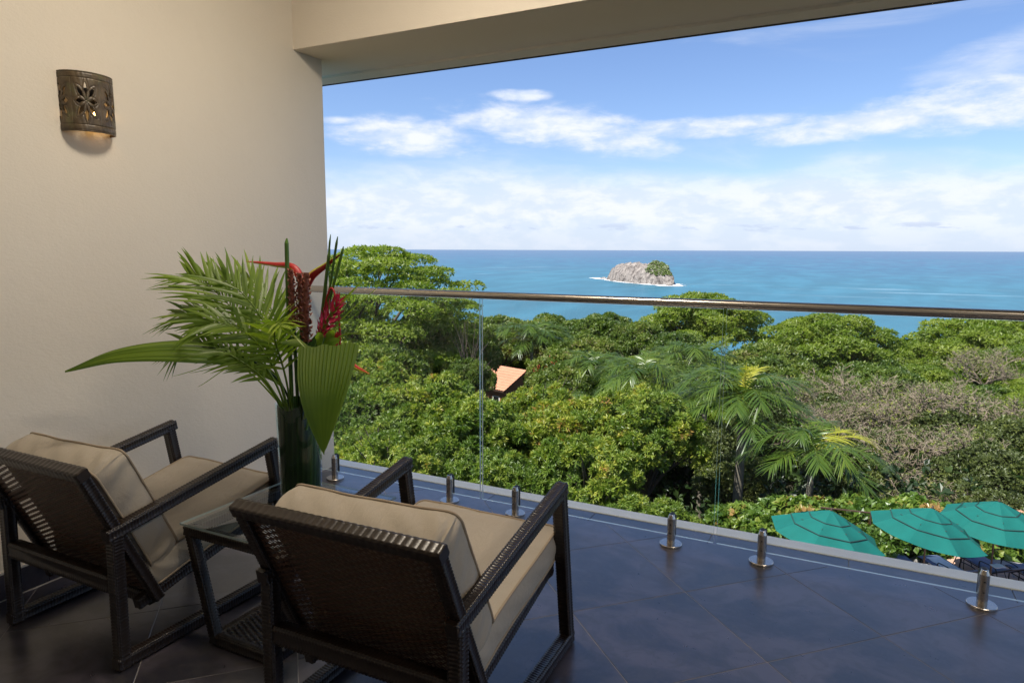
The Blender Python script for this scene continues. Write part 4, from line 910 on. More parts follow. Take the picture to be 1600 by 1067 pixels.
def limb_mesh(name, clumps, trunk_h, rad, mat, seed=0, nl=10, lean=0.06):
    r = random.Random(seed); mb = MB(); f = np.array([lean*trunk_h*r.uniform(-1, 1), lean*trunk_h*r.uniform(-1, 1), 0]); base = np.array([-f[0]*2, -f[1]*2, -trunk_h])
    tube(mb, bez([base, (base+f)/2+np.array([rad*.4, 0, 0]), f], 10), np.linspace(rad, rad*0.7, len(bez([base, base, f], 10)))[:1].repeat(1) if False else rad*0.8, 8)
    cs = r.sample(list(clumps), min(nl, len(clumps)))
    for c in cs:
        e = np.array(c[:3]); m1 = f+(e-f)*0.45+np.array([0, 0, 0.08*np.linalg.norm(e-f)]); p = bez([f-np.array([0, 0, rad]), m1, e], 10); tube(mb, p, np.linspace(rad*0.5, rad*0.10, len(p)), 6, cap=False)
        for _ in range(2):
            e2 = e+np.array([r.uniform(-1, 1)*c[3], r.uniform(-1, 1)*c[4], r.uniform(-.2, .8)*c[5]]); tube(mb, [p[6 % len(p)], (p[6 % len(p)]+e2)/2+np.array([0, 0, .1]), e2], [rad*.2, rad*.13, rad*.05], 5, cap=False)
    return mb.mesh(name, mat, True)

LIB = {}
for s in range(3):                              # mango-like, lumpy, rosettes of long leaves
    cl = clump_set(3.0, 4.6, 30, 0.95, 0.80, 20+s)
    sub = []; rr_ = np.random.RandomState(50+s)
    for c in cl:
        for _ in range(5):
            d = rr_.normal(size=3); d /= np.linalg.norm(d); d[2] = abs(d[2])*1.1-0.2; sub.append((c[0]+d[0]*c[3]*.80, c[1]+d[1]*c[4]*.80, c[2]+d[2]*c[5]*.80, c[3]*.36, c[4]*.36, c[5]*.36))
    LIB['mango', s] = (crown_mesh('crown', M['mango'], sub, 4000, 11, 0.22, 0.068, s, zmin=-0.7, spread=(0.5, 1.5), droop=0.35, tv=0.18), limb_mesh('trunk', cl, 5.5, 0.22, M['bark'], s), 4.6)
for s in range(2):                              # feathery, flat layered crown
    cl = clump_set(6.0, 6.0, 46, 1.35, 0.42, 30+s, -0.35)
    LIB['fine', s] = (crown_mesh('crown', M['feather'], cl, 8500, 5, 0.34, 0.12, 10+s, tone=0.58, zmin=-0.3, spread=(0.7, 1.6), droop=0.15, tv=0.2), limb_mesh('trunk', cl, 7, 0.30, M['bark'], s, 14), 6.0)
for s in range(3):
    cl = clump_set(4.0, 5.6, 34, 1.05, 0.7, 40+s)
    LIB['broad', s] = (crown_mesh('crown', M['broad'], cl, 6500, 6, 0.30, 0.13, 20+s, tone=0.54, zmin=-0.6, droop=0.2, tv=0.25), limb_mesh('trunk', cl, 7, 0.25, M['bark'], s), 5.6)
for s in range(2):
    cl = clump_set(2.4, 3.4, 24, 0.62, 0.8, 60+s)
    LIB['bush', s] = (crown_mesh('crown', M['dryleaf'], cl, 4200, 6, 0.17, 0.085, 30+s, tone=0.38, zmin=-0.7, droop=0.15, tv=0.3), limb_mesh('trunk', cl, 3.5, 0.10, M['bark'], s), 3.4)
def dry_mesh(seed):
    r = random.Random(seed); segs = []
    def grow(p, d, l, rad, dep):
        n = 3; pts = [p]
        for i in range(n):
            d = (d+Vector((r.uniform(-.25, .25), r.uniform(-.25, .25), r.uniform(-.12, .20)))).normalized(); p = p+d*l/n; pts.append(p)
        segs.append((pts, rad))
        if dep == 0: return
        for k in range(3 if dep > 1 else 6):
            a = Vector((r.uniform(-1, 1), r.uniform(-1, 1), r.uniform(-.45, .75))).normalized(); st = pts[r.choice((1, 2, 3, 3))]
            grow(st, (d*0.75+a*0.9).normalized(), l*r.uniform(.60, .82), rad*0.56, dep-1)
    for k in range(6):
        a = k*1.05+r.uniform(-.3, .3); grow(Vector((0, 0, 0.3*k/6)), Vector((math.cos(a)*.8, math.sin(a)*.8, r.uniform(.35, 1.1))).normalized(), 1.6, 0.095, 4)
    mb = MB()
    for pts, rad in segs:
        pa = np.array([tuple(p) for p in pts]); tube(mb, pa, np.linspace(rad, rad*0.62, len(pa)).clip(0.012), 3 if rad < .02 else 5, cap=False)
    ends = np.array([tuple(s_[0][-1]) for s_ in segs if s_[1] < 0.012]); mbt = mb.mesh('branches', M['palebark'], False)
    rr_ = np.random.RandomState(seed); sel = ends[rr_.rand(len(ends)) < 0.55]; sel = sel+rr_.normal(size=sel.shape)*0.1; N = rr_.normal(size=sel.shape); N[:, 2] = np.abs(N[:, 2])+.3; N /= np.linalg.norm(N, axis=1, keepdims=True)
    V, F, T = leaves(sel, N, 5, 0.13, 0.075, rr_, tone=0.62, tv=0.35)
    return mbt, MB().add(V, F, T).mesh('foliage', M['dryleaf'], False, True)
for s in range(2): LIB['dry', s] = dry_mesh(s+3)

def tree(kind, var, x, y, top, R, label, cat='tree', group='trees on the hillside', hs=1.0, rz=None):
    gz = float(hland(np.array(x), np.array(y))); base = {'mango': 3.0, 'fine': 6.0, 'broad': 4.0, 'bush': 2.4, 'dry': 3.6}[kind]
    s = R/base; rz = rnd.uniform(0, 6.28) if rz is None else rz
    nm = {'mango': 'mango_tree', 'fine': 'feathery_tree', 'broad': 'broadleaf_tree', 'bush': 'scrub_tree', 'dry': 'leafless_tree'}[kind]
    if kind == 'dry':
        br, fo = LIB['dry', var]; H_ = 3.2*s*hs
        root = thing(nm, (x, y, gz), label, cat, group, rz); z0 = top-gz-H_
        link('branches', br, root, (0, 0, z0), scale=(s, s, s*hs)); link('foliage', fo, root, (0, 0, z0), scale=(s, s, s*hs))
        mb = MB(); tube(mb, [(0.2, 0.1, 0), (0.05, 0, z0*.5), (0, 0, z0+.1)], [0.16, 0.13, 0.09], 8); mb.obj('trunk', M['bark'], root, smooth=True); return root
    cr, tr, H0 = LIB[kind, var]; H_ = H0*s*hs; root = thing(nm, (x, y, gz), label, cat, group, rz); z0 = top-gz-H_*0.97
    link('crown', cr, root, (0, 0, z0), scale=(s, s, s*hs)); link('trunk', tr, root, (0, 0, z0), scale=(s, s, max(s, (z0+0.5)/{'mango': 5.5, 'fine': 7, 'broad': 7, 'bush': 3.5}[kind]) if z0 > 0 else s)); return root

# the great spreading tree on the left, its crown standing above the horizon
def great_tree():
    x, y = -31.9, 38.9; gz = float(hland(np.array(x), np.array(y))); root = thing('spreading_tree', (x, y, gz), 'largest tree on the left, wide layered light green crown rising above the sea horizon', 'tree')
    r = np.random.RandomState(77); top = 2.1-gz; cl = []
    # layers of flat clumps laid on a dome; across = the direction square to the view
    for i in range(112):
        t = (i+0.5)/112; zc = -0.30+1.28*t; zc = min(zc, 0.985); rad = math.sqrt(max(0.02, 1-max(zc, 0)**2.2)) if zc > 0 else 1-abs(zc)*0.45
        a = i*2.39996; q = rad*r.uniform(0.68, 1.12)*8.2; s = r.uniform(1.0, 2.2)
        cl.append((q*math.cos(a), q*math.sin(a), top-7.2+zc*6.2+r.uniform(-.5, .5), s, s*r.uniform(.7, 1.1), s*r.uniform(0.22, 0.36)))
    for i in range(30):
        a = r.uniform(0, 6.28); q = r.uniform(0, 5); s = r.uniform(1.2, 2.0); cl.append((q*math.cos(a), q*math.sin(a), top-r.uniform(4, 11), s, s, s*.5))
    for i in range(46):                           # lower skirts, darker and leafier
        a = i*2.39996; q = r.uniform(4.4, 7.4); s = r.uniform(1.0, 1.7); cl.append((q*math.cos(a), q*math.sin(a), top-r.uniform(8.5, 12.5), s, s, s*.7))
    rr_ = np.random.RandomState(5); P, N, idx = crown_points(cl, 34000, rr_, -0.2); ct = rr_.uniform(-.12, .12, len(cl))[idx]
    V, F, T = leaves(P, N, 5, 0.27, 0.10, rr_, tone=np.clip(0.66+ct, 0, 1), tv=0.2, spread=(0.7, 1.6), droop=0.12)
    MB().add(V, F, T).obj('crown', M['feather'], root, tone=True)
    me = limb_mesh('trunk', [(c[0], c[1], c[2]-top+11, *c[3:]) for c in cl], top-11, 0.42, M['bark'], 4, 46, 0.03); link('trunk', me, root, (0, 0, top-11))
great_tree()

MG = 'mango trees below the balcony'
for v, x, y, top, R, hs, lb in (
    (0, -21.2, 26.4, -5.6, 2.9, 1.0, 'dark green mango tree at the far left edge, under the great spreading tree'), (1, -18.6, 27.6, -5.0, 3.1, 1.0, 'rounded mango tree just left of the first glass joint'),
    (2, -14.2, 24.6, -5.2, 2.8, 1.0, 'mango tree right of the first glass joint, below the orange house'), (0, -15.4, 20.4, -6.0, 2.3, 1.0, 'yellow-green mango tree behind the third railing post from the left'),
    (1, -17.9, 22.6, -6.2, 2.3, 1.0, 'mango tree low at the left, just beyond the first railing post'), (1, -11.0, 27.0, -5.4, 3.0, 1.0, 'large mango tree in the middle of the view below the big palm'),
    (2, -7.7, 27.6, -4.8, 2.9, 1.0, 'lime-tipped mango tree immediately left of the royal palm'), (0, -8.6, 23.2, -5.9, 2.7, 1.0, 'mango tree in front of the lime-tipped one, above the front chair arm'),
    (2, -11.6, 21.6, -6.4, 2.3, 1.0, 'low mango tree above the armrest of the nearer chair'), (1, -6.0, 22.2, -7.2, 2.0, 1.0, 'small shaded mango tree left of the second glass joint'),
    (0, -24.5, 31.0, -5.2, 3.0, 1.0, 'mango tree partly hidden behind the flowers and the fan leaf'), (0, -13.6, 30.6, -5.6, 2.6, 1.0, 'mango tree in the second row right of the orange house')):
    tree('mango', v, x, y, top, R, lb, group=MG, hs=hs)
for v, x, y, top, R, hs, lb in (
    (0, -14.3, 73.6, -3.5, 6.6, 1.0, 'feathery tree rising over the handrail at the second glass joint'), (1, -1.9, 70.0, -4.9, 6.6, 0.95, 'broad feathery tree against the sea, right of the second glass joint'),
    (0, 11.4, 84.3, -6.0, 7.6, 1.0, 'feathery tree on the right-hand ridge meeting the handrail'), (1, 17.6, 88.6, -5.4, 7.8, 1.0, 'feathery tree at the right edge of the picture on the ridge'),
    (1, 6.8, 82, -8.3, 5.0, 1.0, 'small feathery tree at the low end of the right-hand ridge'), (0, 12.6, 68.9, -6.8, 5.2, 1.0, 'feathery tree on the near slope of the right-hand ridge'), (1, 16.8, 72.0, -6.0, 6.0, 1.0, 'feathery tree in the front rank at the right edge'),
    (0, 5.4, 66.0, -8.4, 4.0, 1.0, 'feathery tree in the dip between the ridge and the grey thicket')):
    tree('fine', v, x, y, top, R, lb, group='feathery trees on the ridge', hs=hs)
for v, x, y, top, R, hs, lb in (
    (0, -32.6, 61.9, -5.7, 4.3, 1.0, 'broadleaf tree against the sea just right of the great tree'), (1, -29.9, 68.8, -6.4, 4.2, 1.0, 'broadleaf tree against the sea above the orange house'),
    (2, -25.6, 68.2, -6.3, 3.6, 1.0, 'small broadleaf tree on the skyline left of the islet line'), (0, -22.6, 66.2, -5.3, 4.0, 1.0, 'dense round tree highest on the middle skyline under the rail'), (2, -18.6, 64.6, -5.9, 3.4, 1.0, 'olive tree crown beside the gap of sea in the middle'),
    (1, -34.8, 52.4, -4.4, 3.6, 1.2, 'tree leaning out of the great tree at the first glass joint'), (1, -26.4, 40.2, -4.6, 3.0, 1.1, 'mid green tree behind the first glass joint'), (0, -25.8, 33.4, -4.4, 3.4, 1.2, 'leafy tree at the foot of the great tree behind the flowers'),
    (0, -21.2, 36.2, -5.5, 1.6, 1.2, 'small broadleaf tree screening the left half of the orange house'), (2, -27.0, 45.0, -4.6, 3.2, 1.2, 'leafy tree in front of the great tree on its right side'), (0, -21.8, 58.5, -6.6, 3.6, 1.0, 'tree behind the red-flowered one in the middle distance'), (1, -13.8, 60.4, -6.5, 3.8, 1.0, 'tree below the feathery tree at the second glass joint'),
    (2, -6.2, 59.7, -6.7, 4.2, 1.0, 'broadleaf tree right of the royal palm top'), (0, 2.1, 58.0, -7.2, 4.0, 1.0, 'broadleaf tree behind the grey leafless thicket'), (1, -18.4, 45.4, -7.3, 2.8, 1.0, 'tree standing behind the middle palms'),
    (2, -10.4, 51.0, -6.9, 3.2, 1.0, 'broadleaf tree between the two tall palms'), (0, -2.0, 52.0, -7.6, 3.2, 1.0, 'tree left of the leafless thicket, above the smaller palm'), (1, 8.6, 56.0, -8.4, 3.6, 1.0, 'tree right of the thicket at the right edge'),
    (2, -34.0, 38.0, -5.0, 3.4, 1.2, 'tree hidden behind the flower vase beside the wall end')):
    tree('broad', v, x, y, top, R, lb, hs=hs)
for v, x, y, top, R, lb in (
    (0, 0.4, 46.0, -6.3, 4.2, 'pale leafless tree at the upper left of the grey thicket'), (1, 4.2, 43.8, -6.1, 4.0, 'tallest pale leafless tree in the middle of the thicket'), (0, 7.2, 45.5, -6.8, 3.8, 'leafless tree at the right edge of the thicket'),
    (1, -0.9, 40.0, -7.0, 3.2, 'leafless tree directly above the smaller palm'), (0, 2.6, 35.9, -7.0, 3.3, 'leafless tree nearest the teal parasols'), (1, -3.0, 45.9, -7.0, 3.0, 'leafless tree right behind the royal palm'),
    (1, 5.4, 37.0, -7.2, 3.1, 'leafless tree above the rightmost parasol'), (0, 9.2, 62.0, -6.2, 3.8, 'bare grey tree standing up on the right-hand ridge'), (1, 1.6, 40.8, -6.6, 3.0, 'leafless tree in the centre of the thicket, behind the nearest one'), (0, 3.4, 31.4, -8.0, 2.4, 'low leafless tree just behind the parasol row')):
    tree('dry', v, x, y, top, R, lb, group='leafless trees in the thicket', hs=0.85)
for v, x, y, top, R, lb in (
    (0, 5.6, 33.5, -7.0, 2.3, 'olive scrub tree near the right edge above the parasols'), (1, 4.7, 41.7, -7.3, 2.8, 'olive scrub tree inside the leafless thicket'), (0, 0.2, 34.0, -7.7, 2.2, 'scrub tree between the smaller palm and the thicket'),
    (1, 5.4, 28.5, -7.3, 1.9, 'scrub tree at the right edge directly behind the parasols'), (0, -0.6, 43.2, -7.5, 2.6, 'scrub tree under the upper left of the thicket'), (1, 2.0, 38.4, -7.9, 2.2, 'scrub tree low in the middle of the thicket'),
    (0, 7.6, 40.4, -7.2, 2.6, 'scrub tree with yellowish tips at the right edge'), (1, -3.8, 41.6, -7.4, 2.4, 'scrub tree behind the royal palm crown'), (0, 3.6, 47.6, -7.2, 3.0, 'scrub tree behind the thicket with bright yellow-green tips'),
    (1, -4.6, 33.2, -8.6, 2.0, 'shaded scrub tree between the two palms'), (0, -2.5, 26.6, -8.6, 1.3, 'small bright scrub tree under the smaller palm'), (1, -6.0, 36.5, -8.0, 2.2, 'scrub tree left behind the royal palm')):
    tree('bush', v, x, y, top, R, lb, group='scrub trees in the thicket')
# red-flowering tree and the more distant forest behind everything
k_ = 0
placed = [(o.location.x, o.location.y) for o in bpy.data.objects if o.parent is None and o.get('category') == 'tree']
for yy_ in np.arange(33, 97, 5.2):
    for xx_ in np.arange(-0.95*yy_-4, 0.30*yy_+4, 5.6):
        x = xx_+rnd.uniform(-1.6, 1.6); y = yy_+rnd.uniform(-1.6, 1.6); d = math.hypot(x, y)
        if d > 98 or min((x-a)**2+(y-b)**2 for a, b in placed) < 3.6**2: continue
        if (x+28.3)**2+(y-56.4)**2 < 7.0**2: continue
        if abs(x/y+0.505) < 0.06 and y < 57: continue
        az = math.degrees(math.atan2(x, y)); cap = -0.138 if az > -28 else -0.125
        if -16 < az < -9 or 2 < az < 5.5: cap = -0.150
        top = min(-7.0 if x < 8 else -7.0, 1.3+cap*d)-rnd.uniform(0.1, 1.2)
        kd = 'broad' if rnd.random() < 0.62 else 'fine'; v = rnd.randrange(3 if kd == 'broad' else 2)
        tree(kd, v, x, y, top, rnd.uniform(2.9, 3.9) if kd == 'broad' else rnd.uniform(3.6, 4.8), 'one of the many rounded green trees that fill the hillside forest' if kd == 'broad' else 'one of the many light feathery trees that fill the hillside forest', group='trees filling the hillside forest'); k_ += 1
# undergrowth between the trunks
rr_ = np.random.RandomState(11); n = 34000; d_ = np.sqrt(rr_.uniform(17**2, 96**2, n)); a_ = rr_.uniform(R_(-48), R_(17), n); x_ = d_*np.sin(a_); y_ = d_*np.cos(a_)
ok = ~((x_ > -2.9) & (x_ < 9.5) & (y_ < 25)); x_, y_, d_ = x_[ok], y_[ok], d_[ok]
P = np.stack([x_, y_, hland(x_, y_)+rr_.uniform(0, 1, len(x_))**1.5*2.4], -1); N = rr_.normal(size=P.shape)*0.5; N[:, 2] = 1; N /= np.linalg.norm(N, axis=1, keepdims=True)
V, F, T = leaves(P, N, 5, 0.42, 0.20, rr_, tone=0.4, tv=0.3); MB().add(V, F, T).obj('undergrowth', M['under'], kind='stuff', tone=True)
# red flowers in one tree
rt = tree('broad', 1, -19.8, 48.1, -6.7, 2.9, 'tree dotted with orange-red flowers right of the orange house')
M['redflower'] = simple('orange_red_petals', (0.45, 0.10, 0.05), 0.7)
P, N, _ = crown_points([(0, 0, -6.7-rt.location.z-1.6, 2.3, 2.3, 1.5)], 420, rr_, -0.1); V, F, T = leaves(P*1.0, N, 4, 0.16, 0.12, rr_); MB().add(V, F, T).obj('flowers', M['redflower'], rt)['kind'] = 'stuff'

# palms
def frond_mesh(L, ll, seed, rise, mat, n=29, droop=0.30, kick=0.0):
    t = np.linspace(0, 1, 16); th = rise-t**1.2*(rise+R_(38)); dx = np.cumsum(np.cos(th))*L/16; dz = np.cumsum(np.sin(th))*L/16
    path = np.stack([dx, kick*t*t*L*0.3, dz], -1); mb = MB()
    frond(mb, path, ll, n, 0.10, 0.034, 1.15, droop, np.array([0.0, 0.0, 1.0]), seed, 0.45)
    tube(mb, path, np.linspace(0.035, 0.008, 16), 4, 0.7); return mb.mesh('frond', mat, True, True)
FR = [frond_mesh(3.1, 0.78, k, R_(r0), M['palm'], kick=kk) for k, (r0, kk) in enumerate(((78, .2), (55, -.3), (38, .3), (15, -.1)))]
FY = frond_mesh(3.0, 0.75, 9, R_(50), M['palm_yellow'])
def palm(x, y, zc, s, label, nf=17, yellow=(), seed=0, trunk_r=0.16, shaft=True, spear=None, ground=None):
    gz = float(hland(np.array(x), np.array(y))) if ground is None else ground; root = thing('palm_tree', (x, y, gz), label, 'palm tree', 'palms among the trees'); h = zc-gz; r = random.Random(seed)
    mb = MB(); hz = np.linspace(0, h-0.95*s, 26); rad = trunk_r*(1.25-0.45*hz/h)*(1+0.025*(np.arange(26) % 2)); tube(mb, np.stack([0.12*np.sin(hz*.3), 0*hz, hz], -1), rad, 12); mb.obj('trunk', M['palmtrunk'], root, smooth=True)
    x0 = 0.12*math.sin((h-.95*s)*.3)
    if shaft: mb = MB(); tube(mb, [(x0, 0, h-1.0*s), (x0, 0, h-0.8*s), (x0, 0, h-.35*s), (x0, 0, h+0.02)], [trunk_r*.85, trunk_r*1.15, trunk_r*.95, trunk_r*.5], 12); mb.obj('crownshaft', M['crownshaft'], root, smooth=True)
    for i in range(nf):
        t = i/nf; kind = 0 if t < 0.18 else 1 if t < 0.45 else 2 if t < 0.72 else 3
        f = link('frond', FY if i in yellow else FR[kind], root, (x0, 0, h), None, s*r.uniform(.9, 1.1)); f.rotation_euler = (0, r.uniform(-.12, .12), i*2.39996+seed)
    if spear:
        mb = MB(); tube(mb, bez([(x0, 0, h), (x0+.05, 0, h+.9*s), (x0+.10, -.05, h+1.9*s)], 12), np.linspace(.05, .01, 12), 6, 0.8); mb.obj('spear_leaf', M['palm_yellow'], root, tone=True)
PL = 'palm'
palm(-4.1, 29.7, -5.1, 0.92, 'tall royal palm right of the second glass joint, full crown with a yellow young leaf', 22, (), 1, 0.19, True, True)
rp = [o for o in bpy.data.objects if o.name.startswith('palm_tree')][0]
e = link('young_leaf', FY, rp, (0.1, 0, -4.9-rp.location.z), None, 0.62); e.rotation_euler = (0, R_(-35), R_(60))
e = link('flower_stalk', FY, rp, (0.1, 0, -4.4-rp.location.z), None, 0.45); e.rotation_euler = (0, R_(-40), R_(-60))
palm(-1.2, 28.0, -6.5, 0.86, 'smaller palm left of the parasols with two yellowing fronds on its right', 15, (2, 10), 2, 0.13)
palm(-11.4, 40.4, -6.7, 1.0, 'wide arching palm left of the royal palm, behind the lime-tipped mango', 18, (), 3)
palm(-9.4, 44.9, -6.1, 0.95, 'palm close behind the royal palm crown on its left', 18, (), 4)
palm(-24.6, 52.6, -6.4, 1.1, 'drooping palm standing over the roof of the orange house', 16, (), 5)
palm(-13.9, 33.1, -7.2, 0.72, 'small palm in the second row right of the orange house', 13, (), 6, 0.10)
palm(-7.1, 37.4, -6.8, 0.8, 'palm low on the left side of the royal palm', 16, (), 7)
palm(-17.0, 47.0, -7.5, 0.95, 'palm in the middle distance between the red-flowered tree and the wide palm', 16, (), 8)
# low fan palm at the bottom, beyond the second glass joint
r_ = thing('fan_palm', (-2.9, 20.3, -9.6), 'low fan palm at the ledge below the second glass joint', 'palm tree')
for k in range(13):
    mb = MB(); a = k*2.4; el = 0.5+0.5*((k*7) % 5)/5; b0 = np.array([0, 0, 1.6]); d = np.array([math.cos(a)*math.cos(el), math.sin(a)*math.cos(el), math.sin(el)]); c = b0+d*0.75
    tube(mb, [b0, c], 0.012, 4, 0.6); s_, u_ = frame_of(d)
    for j in range(17):
        q = (j-8)/8*1.45; v = d*math.cos(q)+s_*math.sin(q); tipx = c+v*0.55+np.array([0, 0, -0.10*abs(q)]); w_ = u_*0.01+np.cross(v, u_)*0.022
        mb.add([c, c+v*.3-w_, tipx, c+v*.3+w_], [(0, 1, 2), (0, 2, 3)], 0.6+0.2*rnd.random())
    mb.obj('frond', M['palm'], r_, tone=True)
mb = MB(); tube(mb, [(0, 0, 0), (0, 0, 1.6)], 0.09, 8); mb.obj('trunk', M['palmtrunk'], r_)

# round-leaved shrubs round the terrace
RS = []
for s in range(3):
    r0 = np.random.RandomState(90+s); cl = [(r0.uniform(-.8, .8), r0.uniform(-.8, .8), r0.uniform(.5, 1.45), *(r0.uniform(.42, .62, 3))) for _ in range(11)]
    RS.append(crown_mesh('foliage', M['round'], cl, 760, 7, 0.215, 0.165, 70+s, tone=0.5, zmin=-.5, spread=(0.6, 1.45), droop=0.1, tv=0.28))
stem_mb = MB()
for k in range(7): a = k*.9; tube(stem_mb, [(0, 0, 0), (.3*math.cos(a), .3*math.sin(a), .6), (.6*math.cos(a), .6*math.sin(a), 1.2)], [.04, .03, .015], 5)
STM = stem_mb.mesh('stems', M['bark'])
for k, (x, y, top, s, lb) in enumerate(((-2.3, 24.0, -7.3, 1.0, 'round-leaved shrub at the left end of the hedge under the smaller palm'), (-1.2, 24.6, -7.15, 1.05, 'round-leaved shrub just above the left parasol tip'), (-0.1, 25.2, -7.0, 1.1, 'round-leaved shrub directly behind the left parasol'),
    (1.0, 25.4, -7.0, 1.05, 'round-leaved shrub between the left and middle parasols'), (2.0, 26.0, -7.0, 1.05, 'round-leaved shrub behind the top of the middle parasol'), (3.1, 26.6, -7.3, 1.0, 'round-leaved shrub between the middle and right parasols'),
    (1.2, 23.6, -7.3, 0.9, 'round-leaved shrub below the middle parasol at its left'), (0.2, 23.2, -7.7, 0.85, 'round-leaved shrub peeping out right of the left parasol'), (2.3, 24.9, -7.5, 0.9, 'round-leaved shrub behind the pole of the middle parasol'),
    (4.4, 26.2, -7.6, 1.0, 'round-leaved shrub beside the pole of the right parasol'), (5.6, 26.6, -7.2, 1.1, 'round-leaved shrub at the right edge beyond the loungers'), (-0.6, 23.6, -7.6, 0.9, 'round-leaved shrub hidden mostly by the left parasol'),
    (6.7, 26.4, -7.3, 1.1, 'round-leaved shrub furthest right past the hut'), (3.9, 25.4, -7.9, 0.8, 'low round-leaved shrub behind the small round table'), (-3.4, 24.8, -7.9, 0.9, 'round-leaved shrub in the shade of the royal palm'))):
    z0 = top-2.0*s; r_ = thing('round_leaf_shrub', (x, y, z0), lb, 'shrub', 'round-leaved shrubs round the terrace', rnd.uniform(0, 6)); link('foliage', RS[k % 3], r_, None, None, s); link('stems', STM, r_, None, None, s)

# ------------------------------------------------------------------ terrace with parasols and loungers
DZ = -8.2
mb = MB(); P = [(-2.7, 15.5), (9.0, 15.5), (9.0, 25.2), (2.6, 24.6), (1.4, 22.6), (-1.2, 22.4), (-2.7, 21.2)]; n = len(P)
mb.add([(x, y, DZ-4) for x, y in P]+[(x, y, DZ-0.004) for x, y in P], [tuple(range(n, 2*n))]+[(i, (i+1) % n, n+(i+1) % n, n+i) for i in range(n)]); deck = mb.obj('pool_terrace', M['grout'], kind='structure')
for i in range(-4, 12):
    for j in range(0, 12):
        x0, y0 = -2.7+i*0.82+(0.2 if j % 2 else 0), 15.6+j*0.80
        if x0 < -2.7 or x0+.8 > 8.9: continue
        if y0+.8 > (24.5 if x0 > 2.6 else 22.4 if x0 > -1.3 else 21.1): continue
        j1 = rnd.uniform(-.03, .03); slab_tile([(x0+.012+j1, y0+.012), (x0+.808, y0+.012-j1), (x0+.808-j1, y0+.788), (x0+.012, y0+.788+j1)], DZ-.01, DZ+rnd.uniform(-.004, .006), 'paving_slab', deck, M['stone'], 0.006)
# parasol
def tier(r0, z0, r1, z1, sag):
    """one panel (45 degrees) of one tier, hollow cheeked between ribs"""
    mb = MB(); a = np.linspace(-math.pi/8, math.pi/8, 9); V = []
    for k in range(5):
        t = k/4; r = r0+(r1-r0)*t; z = z0+(z1-z0)*t
        ch = r*math.cos(math.pi/8)/np.cos(a); sg = sag*t*(1-(a/(math.pi/8))**2)
        V.append(np.stack([ch*np.cos(a)-sg*0.25*np.cos(a), ch*np.sin(a), np.full(9, z)+0.03*t*(1-t)*np.ones(9)-sg*0.5], -1))
    mb.add(np.vstack(V), grid_faces(5, 9)); return mb
TI = [tier(0.0, 0.0, 0.53, -0.235, 0.03), tier(0.47, -0.225, 0.98, -0.445, 0.065), tier(0.92, -0.440, 1.46, -0.700, 0.11)]
TI = [t.mesh('canopy_panel', M['canvas'], True) for t in TI]
def oct_ring(r, z, w, h):
    mb = MB(); a = np.arange(9)*math.pi/4+math.pi/8; 
    V = np.concatenate([np.stack([q*np.cos(a), q*np.sin(a), np.full(9, zz)], -1) for q, zz in ((r-w, z+h), (r+0.012, z-0.002), (r+0.006, z-0.022))]); mb.add(V, grid_faces(3, 9)); return mb.mesh('vent_trim', M['mesh_dark'])
VT = [oct_ring(0.527, -0.233, 0.012, 0.008), oct_ring(0.976, -0.442, 0.012, 0.008)]
def parasol(x, y, apex, tilt, az, rz, label):
    root = thing('parasol', (x, y, DZ), label, 'parasol', 'teal parasols on the terrace'); h = apex-DZ
    mb = MB(); tube(mb, [(0, 0, 0.05), (0, 0, h-0.62)], 0.024, 12); mb.obj('pole', M['darkwood'], root, smooth=True)
    mb = MB(); lathe(mb, [(0, 0), (.27, 0), (.27, .05), (.05, .09), (.035, .30), (0, .30)], 24); mb.obj('base', M['frame'], root)
    top = link('canopy', None, root, (0, 0, h-0.62)); top.rotation_mode = 'XYZ'
    q = Matrix.Rotation(az, 4, 'Z') @ Matrix.Rotation(tilt, 4, 'Y') @ Matrix.Rotation(rz-az, 4, 'Z'); top.rotation_euler = q.to_euler()
    for k in range(8):
        for t in TI: link('canopy_panel', t, top, (0, 0, 0.62), k*math.pi/4)
    for v in VT: link('vent_trim', v, top, (0, 0, 0.62))
    mb = MB(); tube(mb, [(0, 0, -0.02), (0, 0, .60)], 0.022, 10)
    mb.obj('upper_pole', M['darkwood'], top); mb = MB(); lathe(mb, [(0, .598), (.03, .60), (.034, .63), (.018, .65), (.022, .675), (0, .70)], 12); mb.obj('finial', M['darkwood'], top, smooth=True)
    for k in range(8):
        a = k*math.pi/4+math.pi/8; mb = MB(); tube(mb, [(0.03*math.cos(a), .03*math.sin(a), .585), (1.44*math.cos(a), 1.44*math.sin(a),   .62-.715)], .009, 5); mb.obj('rib', M['darkwood'], top)
        mb = MB(); tube(mb, [(0.03*math.cos(a), .03*math.sin(a), .12), (.80*math.cos(a), .80*math.sin(a), .30)], .007, 5); mb.obj('strut', M['darkwood'], top)
parasol(-0.30, 19.5, -5.60, R_(8), R_(22), R_(12), 'left teal parasol, tilted down to the right, its apex finial showing')
parasol(2.14, 21.0, -5.62, R_(9), R_(20), R_(2), 'middle teal parasol, overlapping in front of the right one')
parasol(3.90, 22.4, -5.60, R_(3), R_(-30), R_(24), 'right teal parasol standing upright, cut by the picture edge')
